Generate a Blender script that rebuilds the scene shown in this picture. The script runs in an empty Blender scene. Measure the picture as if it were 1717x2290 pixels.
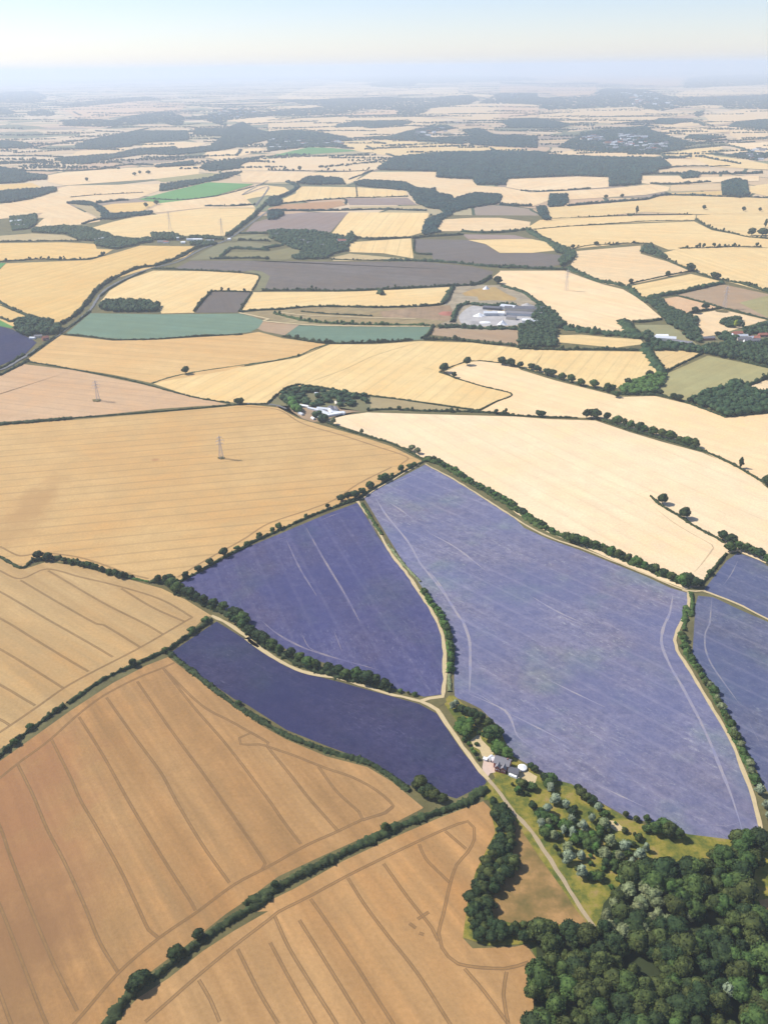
HAZE_COL = (0.77, 0.88, 1.0, 1); HAZE_D = 6.7e-5; SKY_DUST = 0.25; SKY_S = 0.104; SUN_E = 4.5; EXPO = 0.52
import bpy, bmesh, math, random
import numpy as np
from mathutils import Vector, Matrix, Euler
random.seed(7); rng = np.random.default_rng(7)
C = bpy.context.scene.collection
SC = bpy.context.scene

# ---------------------------------------------------------------- camera
W0, H0, F0 = 1717.0, 2290.0, 1905.0
HOR = 151.0
pitch = math.atan((H0/2-HOR)/F0)
CAMZ = 500.0
cd = bpy.data.cameras.new('camera'); cam = bpy.data.objects.new('camera', cd); C.objects.link(cam)
cam.location = (0, 0, CAMZ)
M = Matrix.Rotation(math.pi/2-pitch, 3, 'X') @ Matrix.Rotation(math.radians(-0.7), 3, 'Z')
cam.rotation_euler = M.to_euler()
cd.sensor_fit = 'VERTICAL'; cd.sensor_height = 24.0; cd.lens = 24.0*F0/H0
cd.clip_start = 1.0; cd.clip_end = 200000.0
SC.camera = cam

TILE = {'A1':(0,100,2.765),'A2':(600,100,2.765),'A3':(1117,100,2.765),'B1':(0,480,2.765),'B2':(550,480,2.765),
        'B3':(1117,480,2.765),'C1':(0,900,2.765),'C2':(550,900,2.765),'C3':(1117,900,2.765),'D1':(0,1350,2.765),
        'D2':(550,1350,2.765),'D3':(1117,1350,2.765),'E1':(0,1790,2.765),'E2':(550,1790,2.765),'E3':(1117,1790,2.765),
        'F':(980,1540,5.53),'G':(600,840,5.53),'H':(980,620,5.53),'V':(1517,680,8.295),'J':(1150,1750,5.53),
        'K':(300,480,5.53),'S':(0,0,1.0)}
def ground(x, y, z=0.0):
    d = M @ Vector((x-W0/2, -(y-H0/2), -F0))
    d.z = min(d.z, -15.0)
    t = (z-CAMZ)/d.z
    return Vector((d.x*t, d.y*t, z))
def P(s):
    """a traced path: survey tile name followed by x y pairs -> ground points in metres"""
    out = []; t = None; nums = []
    for tok in s.replace(',', ' ').split():
        if tok in TILE: t = TILE[tok]; continue
        nums.append(float(tok))
        if len(nums) == 2:
            out.append(ground(t[0]+nums[0]/t[2], t[1]+nums[1]/t[2])); nums = []
    return out
def smooth(pts, step=12.0, closed=False):
    """Catmull-Rom through the points, resampled"""
    n = len(pts)
    if n < 3 and not closed:
        r = []
        a, b = pts; k = max(1, int((b-a).length/step))
        return [a.lerp(b, i/k) for i in range(k+1)]
    out = []
    rngi = range(n if closed else n-1)
    for i in rngi:
        p1, p2 = pts[i], pts[(i+1) % n]
        p0 = pts[i-1] if (closed or i > 0) else p1*2-p2
        p3 = pts[(i+2) % n] if (closed or i+2 < n) else p2*2-p1
        L = (p2-p1).length
        # centripetal-ish tension: limit tangents
        t1 = (p2-p0); t2 = (p3-p1)
        if t1.length > 1e-6: t1 = t1.normalized()*min(L, t1.length*0.5)
        if t2.length > 1e-6: t2 = t2.normalized()*min(L, t2.length*0.5)
        k = max(1, int(L/step))
        for j in range(k):
            u = j/k; u2 = u*u; u3 = u2*u
            out.append(p1*(2*u3-3*u2+1)+t1*(u3-2*u2+u)+p2*(-2*u3+3*u2)+t2*(u3-u2))
    if not closed: out.append(pts[-1].copy())
    return out

# ---------------------------------------------------------------- materials
def srgb(r, g, b):
    f = lambda c: (c/255/12.92) if c/255 <= 0.04045 else ((c/255+0.055)/1.055)**2.4
    return (f(r), f(g), f(b), 1.0)
class NT:
    def __init__(s, name, rough=1.0):
        s.m = bpy.data.materials.new(name); s.m.use_nodes = True
        s.t = s.m.node_tree; s.n = s.t.nodes; s.n.clear()
        s.out = s.n.new('ShaderNodeOutputMaterial'); s.b = s.n.new('ShaderNodeBsdfPrincipled')
        s.b.inputs['Roughness'].default_value = rough
        s.b.inputs['Specular IOR Level'].default_value = 0.12
        s.t.links.new(s.b.outputs[0], s.out.inputs[0])
    def new(s, k, **kw):
        nd = s.n.new(k)
        for a, v in kw.items(): setattr(nd, a, v)
        return nd
    def link(s, a, b): s.t.links.new(a, b)
    def pos(s): 
        g = s.new('ShaderNodeNewGeometry'); return g.outputs['Position']
    def math(s, op, a, b=None, c=None):
        nd = s.new('ShaderNodeMath', operation=op)
        for i, v in enumerate((a, b, c)):
            if v is None: continue
            if isinstance(v, (int, float)): nd.inputs[i].default_value = v
            else: s.link(v, nd.inputs[i])
        return nd.outputs[0]
    def mapv(s, v, scale=(1, 1, 1), rot=0.0):
        nd = s.new('ShaderNodeMapping'); nd.vector_type = 'POINT'
        nd.inputs['Scale'].default_value = scale; nd.inputs['Rotation'].default_value = (0, 0, rot)
        s.link(v, nd.inputs['Vector']); return nd.outputs[0]
    def noise(s, v, scale, detail=3, rough=0.55):
        nd = s.new('ShaderNodeTexNoise'); nd.inputs['Scale'].default_value = scale
        nd.inputs['Detail'].default_value = detail; nd.inputs['Roughness'].default_value = rough
        s.link(v, nd.inputs['Vector']); return nd.outputs['Fac']
    def ramp(s, fac, stops):
        nd = s.new('ShaderNodeValToRGB'); cr = nd.color_ramp
        while len(cr.elements) < len(stops): cr.elements.new(0.5)
        for e, (p, c) in zip(cr.elements, stops):
            e.position = p; e.color = c if len(c) == 4 else (*c, 1)
        s.link(fac, nd.inputs[0]); return nd.outputs[0]
    def mix(s, fac, a, b, mode='MIX'):
        nd = s.new('ShaderNodeMix', data_type='RGBA', blend_type=mode)
        for i, v in ((0, fac), (6, a), (7, b)):
            if isinstance(v, (int, float)): nd.inputs[i].default_value = v
            elif isinstance(v, tuple): nd.inputs[i].default_value = v if len(v) == 4 else (*v, 1)
            else: s.link(v, nd.inputs[i])
        return nd.outputs[2]
    def color(s, c):
        if isinstance(c, tuple): s.b.inputs['Base Color'].default_value = c
        else: s.link(c, s.b.inputs['Base Color'])
        return s.m
def mul(c, k): return tuple(min(0.95, v*k) for v in c[:3])+(1.0,)

_fm = {}
def field_mat(name, col, ang=0.0, kind='wheat', stripe=24.0, amt=0.35, var=0.12, streak=1.0, seed=0, spots=()):
    n = NT(name); p = n.pos()
    off = n.new('ShaderNodeVectorMath', operation='ADD'); off.inputs[1].default_value = (seed*517.0, seed*271.0, 0); n.link(p, off.inputs[0]); p = off.outputs[0]
    r = n.mapv(p, (1, 1, 1), -ang)           # x runs along the rows
    big = n.noise(p, 0.006, 4, 0.6); med = n.noise(n.mapv(r, (0.06, 1, 1)), 0.09, 4, 0.65)
    band = n.noise(n.mapv(r, (0.02, 1, 1)), 0.035, 2, 0.5); fine = n.noise(p, 0.35, 3, 0.75); patch = n.noise(p, 0.03, 4, 0.7)
    d1, l1 = mul(col, 1-1.6*var), mul(col, 1+1.1*var)
    warm = (min(.95, col[0]*1.05), col[1]*0.93, col[2]*0.80, 1)
    c = n.mix(n.ramp(big, [(0.35, (0, 0, 0)), (0.65, (1, 1, 1))]), warm, n.mix(0.5, col, l1))
    c = n.mix(n.math('MULTIPLY', n.ramp(patch, [(0.38, (0, 0, 0)), (0.66, (1, 1, 1))]), 0.75), c, n.mix(0.7, col, d1))
    c = n.mix(n.math('MULTIPLY', n.ramp(med, [(0.35, (0, 0, 0)), (0.7, (1, 1, 1))]), 0.5*streak), c, d1)
    c = n.mix(n.math('MULTIPLY', n.ramp(band, [(0.42, (0, 0, 0)), (0.58, (1, 1, 1))]), 0.35*streak), c, n.mix(1.0, c, (0.86, 0.81, 0.76, 1), 'MULTIPLY'))
    c = n.mix(n.ramp(fine, [(0.25, (0, 0, 0)), (0.75, (1, 1, 1))]), n.mix(1.0, c, (0.86, 0.85, 0.84, 1), 'MULTIPLY'), n.mix(1.0, c, (1.10, 1.10, 1.12, 1), 'MULTIPLY'))
    if kind == 'purple':
        gr = n.noise(p, 0.014, 3, 0.6)
        c = n.mix(n.math('MULTIPLY', n.ramp(gr, [(0.52, (0, 0, 0)), (0.75, (1, 1, 1))]), 0.35), c, (col[0]*0.85, col[1]*1.35, col[2]*0.62, 1))
        sp = n.noise(n.mapv(r, (0.35, 1, 1)), 0.30, 4, 0.85)
        m2 = n.noise(p, 0.10, 4, .8); c = n.mix(n.ramp(m2, [(0.36, (0, 0, 0)), (0.64, (1, 1, 1))]), n.mix(1.0, c, (0.76, 0.78, 0.86, 1), 'MULTIPLY'), n.mix(1.0, c, (1.25, 1.22, 1.14, 1), 'MULTIPLY'))
        spm = n.noise(n.mapv(r, (0.25, 1, 1)), 0.03, 3, 0.7)
        f = n.math('MULTIPLY', n.ramp(sp, [(0.54, (0, 0, 0)), (0.66, (1, 1, 1))]), n.ramp(spm, [(0.38, (0.15,)*3), (0.66, (1, 1, 1))]))
        c = n.mix(n.math('MULTIPLY', f, 0.62), c, (min(.9, col[0]*2.6), min(.9, col[1]*2.5), min(.9, col[2]*1.6), 1))
        cl = n.noise(p, 0.011, 3, 0.55)  # broad soft cloud shadows, painted into the crop colour
        c = n.mix(n.math('MULTIPLY', n.ramp(cl, [(0.42, (0, 0, 0)), (0.62, (1, 1, 1))]), 0.55), c, (col[0]*0.62, col[1]*0.68, col[2]*0.85, 1))
    if stripe:
        sep = n.new('ShaderNodeSeparateXYZ'); 
        wob = n.noise(p, 0.02, 2); n.link(r, sep.inputs[0])
        y = n.math('ADD', sep.outputs['Y'], n.math('MULTIPLY', wob, 2.0))
        fr = n.math('FRACT', n.math('DIVIDE', y, stripe))
        d = n.math('MULTIPLY', n.math('ABSOLUTE', n.math('SUBTRACT', fr, 0.5)), stripe)   # metres from the tramline
        ln = n.ramp(n.math('DIVIDE', d, 3.0), [(0.0, (1, 1, 1)), (0.45, (0.85,)*3), (0.75, (0, 0, 0))])
        brk = n.ramp(n.noise(n.mapv(r, (0.1, 1, 1)), 0.08, 3), [(0.3, (0.35,)*3), (0.6, (1, 1, 1))])
        c = n.mix(n.math('MULTIPLY', n.math('MULTIPLY', ln, brk), amt), c, mul(col, 0.55) if kind != 'purple' else (0.5, 0.45, 0.5, 1))
    for (cx, cy, rx, ry, sc_, st) in spots:          # ragged-edged crop stains; on the lower-left wheat also painted corner darkening
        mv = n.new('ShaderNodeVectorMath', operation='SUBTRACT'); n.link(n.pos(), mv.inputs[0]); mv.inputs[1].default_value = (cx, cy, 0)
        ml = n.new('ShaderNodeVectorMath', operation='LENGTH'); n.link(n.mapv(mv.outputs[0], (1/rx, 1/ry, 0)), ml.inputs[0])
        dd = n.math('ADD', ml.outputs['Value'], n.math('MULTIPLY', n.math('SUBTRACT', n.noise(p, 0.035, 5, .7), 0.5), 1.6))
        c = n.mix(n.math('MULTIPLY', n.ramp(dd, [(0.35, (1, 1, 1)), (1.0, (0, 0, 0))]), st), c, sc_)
    bump = n.new('ShaderNodeBump'); bump.inputs['Strength'].default_value = 0.35; bump.inputs['Distance'].default_value = 0.6
    n.link(fine, bump.inputs['Height']); n.link(bump.outputs[0], n.b.inputs['Normal'])
    return n.color(c)
def leaf_mat(name, a, b, c3, rnd=0.35, scale=0.25):
    n = NT(name, 0.85); oi = n.new('ShaderNodeObjectInfo'); p = n.pos()
    nz = n.noise(p, scale, 3, 0.7); big = n.noise(p, 0.05, 2)
    c = n.ramp(nz, [(0.30, a), (0.5, b), (0.72, c3)])
    hs = n.new('ShaderNodeHueSaturation')
    n.link(n.math('ADD', 0.5-0.012, n.math('MULTIPLY', oi.outputs['Random'], 0.024)), hs.inputs['Hue'])
    v = n.math('ADD', 1-rnd*0.5, n.math('MULTIPLY', n.math('ADD', n.math('MULTIPLY', oi.outputs['Random'], 0.6), n.math('MULTIPLY', big, 0.4)), rnd))
    n.link(v, hs.inputs['Value']); n.link(c, hs.inputs['Color'])
    n.b.inputs['Specular IOR Level'].default_value = 0.2
    return n.color(hs.outputs[0])
def plain(name, col, rough=0.8, var=0.15, scale=0.6):
    n = NT(name, rough); nz = n.noise(n.pos(), scale, 4, 0.7)
    return n.color(n.mix(nz, mul(col, 1-var), mul(col, 1+var)))

MT = {
 'leaf': leaf_mat('leaf_green', (0.020, 0.040, 0.011), (0.044, 0.078, 0.018), (0.095, 0.145, 0.034)),
 'leaf_dark': leaf_mat('leaf_dark', (0.011, 0.023, 0.009), (0.024, 0.043, 0.014), (0.052, 0.080, 0.023)),
 'leaf_olive': leaf_mat('leaf_olive', (0.024, 0.034, 0.010), (0.048, 0.064, 0.016), (0.10, 0.118, 0.030)),
 'leaf_bright': leaf_mat('leaf_bright', (0.030, 0.066, 0.014), (0.058, 0.116, 0.022), (0.10, 0.18, 0.036)),
 'leaf_silver': leaf_mat('leaf_silver', (0.135, 0.165, 0.092), (0.215, 0.255, 0.155), (0.31, 0.355, 0.235)),
 'leaf_pale': leaf_mat('leaf_pale', (0.085, 0.10, 0.045), (0.16, 0.18, 0.08), (0.26, 0.28, 0.14)),
 'leaf_yellow': leaf_mat('leaf_yellow', (0.12, 0.15, 0.02), (0.26, 0.32, 0.04), (0.42, 0.45, 0.06)),
 'hedge': leaf_mat('hedge_leaf', (0.016, 0.026, 0.010), (0.030, 0.046, 0.015), (0.058, 0.080, 0.026), 0.25),
 'wood': leaf_mat('wood_canopy', (0.016, 0.034, 0.014), (0.030, 0.058, 0.022), (0.052, 0.090, 0.034), 0.2, 0.07),
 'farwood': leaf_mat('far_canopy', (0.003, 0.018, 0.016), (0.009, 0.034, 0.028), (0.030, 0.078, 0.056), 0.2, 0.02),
 'bark': plain('bark', (0.09, 0.065, 0.045), 0.9),
 'steel': plain('galvanised_steel', (0.50, 0.48, 0.48), 0.6),
 'brick': plain('red_brick', (0.34, 0.13, 0.10), 0.9, 0.2, 1.5),
 'slate': plain('slate_roof', (0.20, 0.19, 0.20), 0.7, 0.2, 1.2),
 'tile': plain('clay_tile_roof', (0.33, 0.13, 0.09), 0.85, 0.2, 1.2),
 'darkroof': plain('dark_roof', (0.12, 0.12, 0.135), 0.7),
 'white': plain('white_paint', (0.80, 0.80, 0.78), 0.5, 0.05),
 'cream': plain('cream_render', (0.60, 0.53, 0.42), 0.8, 0.1),
 'metal': plain('metal_sheet_roof', (0.52, 0.54, 0.56), 0.45, 0.08),
 'glass': plain('window_glass', (0.04, 0.05, 0.06), 0.15, 0.1),
 'gravel': plain('pale_gravel', (0.47, 0.37, 0.205), 1.0, 0.22, 0.25),
 'dirt': plain('beige_dirt', (0.34, 0.265, 0.165), 1.0, 0.22, 0.25),
 'yard': plain('pinkish_yard', (0.50, 0.38, 0.30), 1.0, 0.15, 0.3),
 'tarmac': plain('grey_tarmac', (0.15, 0.15, 0.15), 0.9, 0.2, 0.2),
 'rubble': plain('quarry_rubble', (0.36, 0.34, 0.32), 1.0, 0.45, 0.05),
 'chalk': plain('chalk_heap', (0.82, 0.82, 0.82), 1.0, 0.08, 0.2),
 'rut': plain('wheel_rut', (0.19, 0.115, 0.055), 1.0, 0.3, 0.1),
 'black': plain('black_rubber', (0.02, 0.02, 0.02), 0.8),
}

# ---------------------------------------------------------------- object helpers
def link(name, me, mats, parent=None, loc=None):
    o = bpy.data.objects.new(name, me); C.objects.link(o)
    for m in (mats if isinstance(mats, (list, tuple)) else [mats]):
        if m and m.name not in [x.name for x in me.materials if x]: me.materials.append(m)
    if parent: o.parent = parent
    if loc is not None: o.location = loc
    return o
def mesh_np(name, verts, faces_flat, nper):
    """fast mesh: verts (n,3), faces_flat (m*nper)"""
    me = bpy.data.meshes.new(name)
    verts = np.asarray(verts, dtype=np.float32); ff = np.asarray(faces_flat, dtype=np.int32).ravel()
    nf = len(ff)//nper
    me.vertices.add(len(verts)); me.vertices.foreach_set('co', verts.ravel())
    me.loops.add(len(ff)); me.loops.foreach_set('vertex_index', ff)
    me.polygons.add(nf); me.polygons.foreach_set('loop_start', np.arange(0, nf*nper, nper, dtype=np.int32))
    me.polygons.foreach_set('loop_total', np.full(nf, nper, dtype=np.int32))
    me.update(calc_edges=True)
    return me
def tag(o, label=None, cat=None, group=None, kind=None):
    if label: o['label'] = label
    if cat: o['category'] = cat
    if group: o['group'] = group
    if kind: o['kind'] = kind
    return o
def empty(name, loc, rz=0.0, sc=1.0):
    o = bpy.data.objects.new(name, None); C.objects.link(o); o.location = loc; o.rotation_euler = (0, 0, rz)
    o.scale = (sc, sc, sc) if not isinstance(sc, tuple) else sc
    o.empty_display_size = 1.0
    return o
def copy_tree(o, parent=None):
    c = o.copy(); C.objects.link(c); c.parent = parent
    for ch in o.children: copy_tree(ch, c)
    return c
def bm_box(bm, x0, x1, y0, y1, z0, z1):
    vs = [bm.verts.new(p) for p in ((x0,y0,z0),(x1,y0,z0),(x1,y1,z0),(x0,y1,z0),(x0,y0,z1),(x1,y0,z1),(x1,y1,z1),(x0,y1,z1))]
    for f in ((0,3,2,1),(4,5,6,7),(0,1,5,4),(1,2,6,5),(2,3,7,6),(3,0,4,7)): bm.faces.new([vs[i] for i in f])
def bm_mesh(name, bm):
    me = bpy.data.meshes.new(name); bmesh.ops.recalc_face_normals(bm, faces=bm.faces); bm.to_mesh(me); bm.free(); return me

# ---------------------------------------------------------------- fields
ZI = [0]
def zbase(pts):
    d = sum(p.length for p in pts)/len(pts)
    return (0.02+0.0022*ZI[0])*max(1.0, d/900.0)
def ribbon_geo(pts, w0, z, taper=0):
    V = []; Fc = []
    n = len(pts)
    for i, p in enumerate(pts):
        a = pts[max(0, i-1)]; b = pts[min(n-1, i+1)]
        w = w0 if not taper else w0*min(1.0, .08+i/taper, .08+(n-1-i)/taper)*random.uniform(.7, 1.15)
        t = (b-a); t.z = 0
        t = t.normalized() if t.length > 1e-9 else Vector((1, 0, 0))
        s = Vector((-t.y, t.x, 0))*(w/2)
        V += [(p.x+s.x, p.y+s.y, z), (p.x-s.x, p.y-s.y, z)]
        if i: k = 2*i; Fc.append((k-2, k-1, k+1, k))
    return V, Fc
def field(name, mat, path, trams=(), tmat=None, tw=2.6, rut=True, smoothed=False):
    pts = P(path)
    if smoothed: pts = smooth(pts, 15, True)
    ZI[0] += 1; z = 0.0 if name == 'verge' else zbase(pts)
    bm = bmesh.new()
    f = bm.faces.new([bm.verts.new((p.x, p.y, z)) for p in pts])
    bmesh.ops.triangulate(bm, faces=[f], ngon_method='EAR_CLIP')
    for fc in bm.faces:
        if fc.normal.z < 0: fc.normal_flip()
    for j, t in enumerate(trams):
        sp = smooth(P(t), 6)
        for (w, off, dz, mi) in (((tw, 0, 0.03, 1), (0.5, 0.9, 0.06, 2), (0.5, -0.9, 0.06, 2)) if rut else ((tw, 0, 0.03, 1),)):
            q = []
            for i, p in enumerate(sp):
                a = sp[max(0, i-1)]; b = sp[min(len(sp)-1, i+1)]; d = (b-a).normalized()
                q.append(p+Vector((-d.y, d.x, 0))*(off+random.uniform(-.05, .05)))
            V, Fc = ribbon_geo(q, w, z+dz+0.0006*j, 0 if rut else 7)
            vv = [bm.verts.new(v) for v in V]
            for q4 in Fc:
                fc = bm.faces.new([vv[k] for k in q4]); fc.material_index = mi
    me = bpy.data.meshes.new(name); bm.to_mesh(me); bm.free()
    ms = [mat]+([tmat, MT['rut']] if trams else [])
    for m in ms: me.materials.append(m)
    o = bpy.data.objects.new(name, me); C.objects.link(o); tag(o, kind='structure')
    return o
def rowang(s):
    a, b = P(s); d = b-a; return math.atan2(d.y, d.x)
def track(name, mat, path, w, z=0.0, edge=0.38):
    pts = smooth(P(path), 8)
    d = sum(p.length for p in pts)/len(pts)
    z = (0.60+z)*max(1.0, d/1100.0) if d > 900 else 0.45+z
    n = len(pts); V = []; Fc = []
    for i, p in enumerate(pts):
        a = pts[max(0, i-1)]; b = pts[min(n-1, i+1)]; t = (b-a).normalized(); s = Vector((-t.y, t.x, 0))
        wl = w/2*(1+random.uniform(-edge, edge)); wr = w/2*(1+random.uniform(-edge, edge))
        V += [(p.x+s.x*wl, p.y+s.y*wl, z), (p.x-s.x*wr, p.y-s.y*wr, z)]
        if i: k = 2*i; Fc += [k-2, k-1, k+1, k]
    o = link(name, mesh_np(name, V, Fc, 4), mat); tag(o, kind='structure')
    return o

# ---------------------------------------------------------------- foliage geometry
def ico(sub):
    bm = bmesh.new(); bmesh.ops.create_icosphere(bm, subdivisions=sub, radius=1.0)
    v = np.array([x.co[:] for x in bm.verts]); f = np.array([[x.index for x in fc.verts] for fc in bm.faces]); bm.free()
    return v, f
ICO = {k: ico(k) for k in (1, 2, 3)}
def tris_leaves(cent, nrm, size, r):
    """leaf clumps: one bent quad (2 tris) per centre, facing about outward"""
    n = len(cent)
    d = nrm+r.normal(0, 0.55, (n, 3)); d /= np.linalg.norm(d, axis=1)[:, None]
    a = np.cross(d, r.normal(0, 1, (n, 3))); a /= np.linalg.norm(a, axis=1)[:, None]
    b = np.cross(d, a)
    s = (size*r.uniform(0.6, 1.3, n))[:, None]
    q = np.stack([cent-a*s, cent-b*s*0.7+d*s*0.15, cent+a*s, cent+b*s*0.7-d*s*0.1], axis=1).reshape(-1, 3)
    i = np.arange(n)[:, None]*4
    f = np.concatenate([i+np.array([0, 1, 2]), i+np.array([0, 2, 3])], axis=1).reshape(-1, 3)
    return q, f
def crown_geo(seed, lobes=8, spread=0.30, hz=(0.22, 1.0), width=0.42, nleaf=900, leaf=0.055, sub=2, top=0.75):
    """crown of unit height: lobes of core + leaf clumps"""
    r = np.random.default_rng(seed); VS = []; FS = []; off = 0; cs = []
    z0, z1 = hz; H = z1-z0
    cs.append((np.array([0, 0, z0+H*0.52]), np.array([width*0.72, width*0.72, H*0.46])))
    for k in range(lobes):
        a = 2*math.pi*(k+r.uniform(-.35, .35))/lobes; t = r.uniform(0.12, 0.88)
        rad = width*(1-0.55*max(0, t-0.35))*r.uniform(0.45, 0.75)
        rr = width*r.uniform(0.34, 0.52)
        cs.append((np.array([math.cos(a)*rad, math.sin(a)*rad, z0+H*(0.2+0.62*t)]), np.array([rr, rr, rr*r.uniform(.75, 1.0)])))
    iv, ifc = ICO[sub]
    for c, s in cs:
        v = iv*(0.86+0.20*r.random((len(iv), 1)))*s+c
        VS.append(v); FS.append(ifc+off); off += len(v)
    per = max(8, nleaf//len(cs))
    for c, s in cs:
        u = r.normal(0, 1, (per, 3)); u[:, 2] = np.abs(u[:, 2])*1.0-0.25; u /= np.linalg.norm(u, axis=1)[:, None]
        p = u*s*r.uniform(0.9, 1.14, (per, 1))+c
        keep = np.ones(per, bool)
        for c2, s2 in cs:
            if c2 is c: continue
            keep &= (np.sum(((p-c2)/s2)**2, axis=1) > 0.72)
        if keep.sum() < 2: continue
        q, f = tris_leaves(p[keep], u[keep], leaf, r); VS.append(q); FS.append(f+off); off += len(q)
    return np.concatenate(VS), np.concatenate(FS)
def trunk_mesh(seed, h=0.5, r0=0.035):
    r = random.Random(seed); bm = bmesh.new()
    def limb(p, d, L, r1, r2, seg=4):
        prev = None; n = 7
        for i in range(seg+1):
            t = i/seg; c = p+d*L*t+Vector((r.uniform(-1, 1), r.uniform(-1, 1), 0))*0.008*i
            rad = r1+(r2-r1)*t
            ring = [bm.verts.new((c.x+math.cos(k*2*math.pi/n)*rad, c.y+math.sin(k*2*math.pi/n)*rad, c.z)) for k in range(n)]
            if prev:
                for k in range(n): bm.faces.new((prev[k], prev[(k+1) % n], ring[(k+1) % n], ring[k]))
            prev = ring
        return c
    top = limb(Vector((0, 0, 0)), Vector((0, 0, 1)), h, r0, r0*0.6)
    for k in range(4):
        a = k*1.57+r.uniform(-.4, .4)
        limb(Vector((0, 0, h*r.uniform(0.5, 0.9))), Vector((math.cos(a)*0.6, math.sin(a)*0.6, 0.8)).normalized(), 0.28, r0*0.5, r0*0.15, 3)
    return bm_mesh('trunk', bm)

KIND = {}
def kindset(key, mat, n, **kw):
    L = []
    for i in range(n):
        V, Fc = crown_geo(1000+len(KIND)*50+i, **kw)
        me = mesh_np('crown', V, Fc, 3); me.materials.append(MT[mat])
        tm = trunk_mesh(50+i); tm.materials.append(MT['bark'])
        L.append((me, tm))
    KIND[key] = L
kindset('oak', 'leaf', 4, lobes=9, width=0.52, hz=(0.10, 1.0), nleaf=1200, leaf=0.05)
kindset('dark', 'leaf_dark', 4, lobes=9, width=0.50, hz=(0.08, 1.0), nleaf=1200, leaf=0.05)
kindset('olive', 'leaf_olive', 4, lobes=9, width=0.48, hz=(0.10, 1.0), nleaf=1200, leaf=0.05)
kindset('pale', 'leaf_pale', 3, lobes=8, width=0.40, hz=(0.12, 1.0), nleaf=1000, leaf=0.05)
kindset('bright', 'leaf_bright', 3, lobes=8, width=0.50, hz=(0.08, 1.0), nleaf=1000, leaf=0.055)
kindset('silver', 'leaf_silver', 4, lobes=6, width=0.34, hz=(0.06, 1.0), nleaf=900, leaf=0.05)
kindset('shrub', 'leaf', 3, lobes=7, width=0.62, hz=(0.0, 1.0), nleaf=700, leaf=0.07)
kindset('gold', 'leaf_yellow', 1, lobes=6, width=0.30, hz=(0.05, 1.0), nleaf=500, leaf=0.06)
kindset('conifer', 'leaf_dark', 2, lobes=5, width=0.22, hz=(0.04, 1.0), nleaf=600, leaf=0.05)
PROTO = {}
TREES = [0]
def tree(kind, x, y, h, name, label, cat='tree', group=None, r=random):
    i = r.randrange(len(KIND[kind])); key = (kind, i, name)
    if key not in PROTO:
        t = empty(name, (0, 0, 0)); cm, tm = KIND[kind][i]
        c = bpy.data.objects.new('crown', cm); C.objects.link(c); c.parent = t
        k = bpy.data.objects.new('trunk', tm); C.objects.link(k); k.parent = t
        PROTO[key] = t
    else: t = copy_tree(PROTO[key])
    for kk in ('label', 'category', 'group'):
        if kk in t: del t[kk]
    t.location = (x, y, 0.0); t.rotation_euler = (0, 0, r.uniform(0, 6.28)); s = h
    u = r.uniform(.82, 1.28); t.scale = (s*u*r.uniform(.9, 1.12), s*u*r.uniform(.9, 1.12), s)
    tag(t, label, cat, group); TREES[0] += 1
    return t
def row(path, spacing, kinds, h, name, label, group, jit=1.0, cat='tree', skip=0.0):
    pts = smooth(P(path), 2.0); acc = 0.0; nxt = spacing*0.5; last = pts[0]; r = random.Random(len(path)*31)
    for p in pts[1:]:
        acc += (p-last).length; last = p
        if acc >= nxt:
            nxt = acc+spacing*r.uniform(0.75, 1.3)
            if r.random() < skip: continue
            tree(r.choice(kinds), p.x+r.uniform(-jit, jit), p.y+r.uniform(-jit, jit), r.uniform(*h), name, label, cat, group, r)
def trees_at(pts, kind, h, name, label, group=None, cat='tree'):
    r = random.Random(len(pts)*17)
    for p in P(pts): tree(r.choice(kind) if isinstance(kind, (list, tuple)) else kind, p.x, p.y, r.uniform(*h), name, label, cat, group, r)

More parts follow.
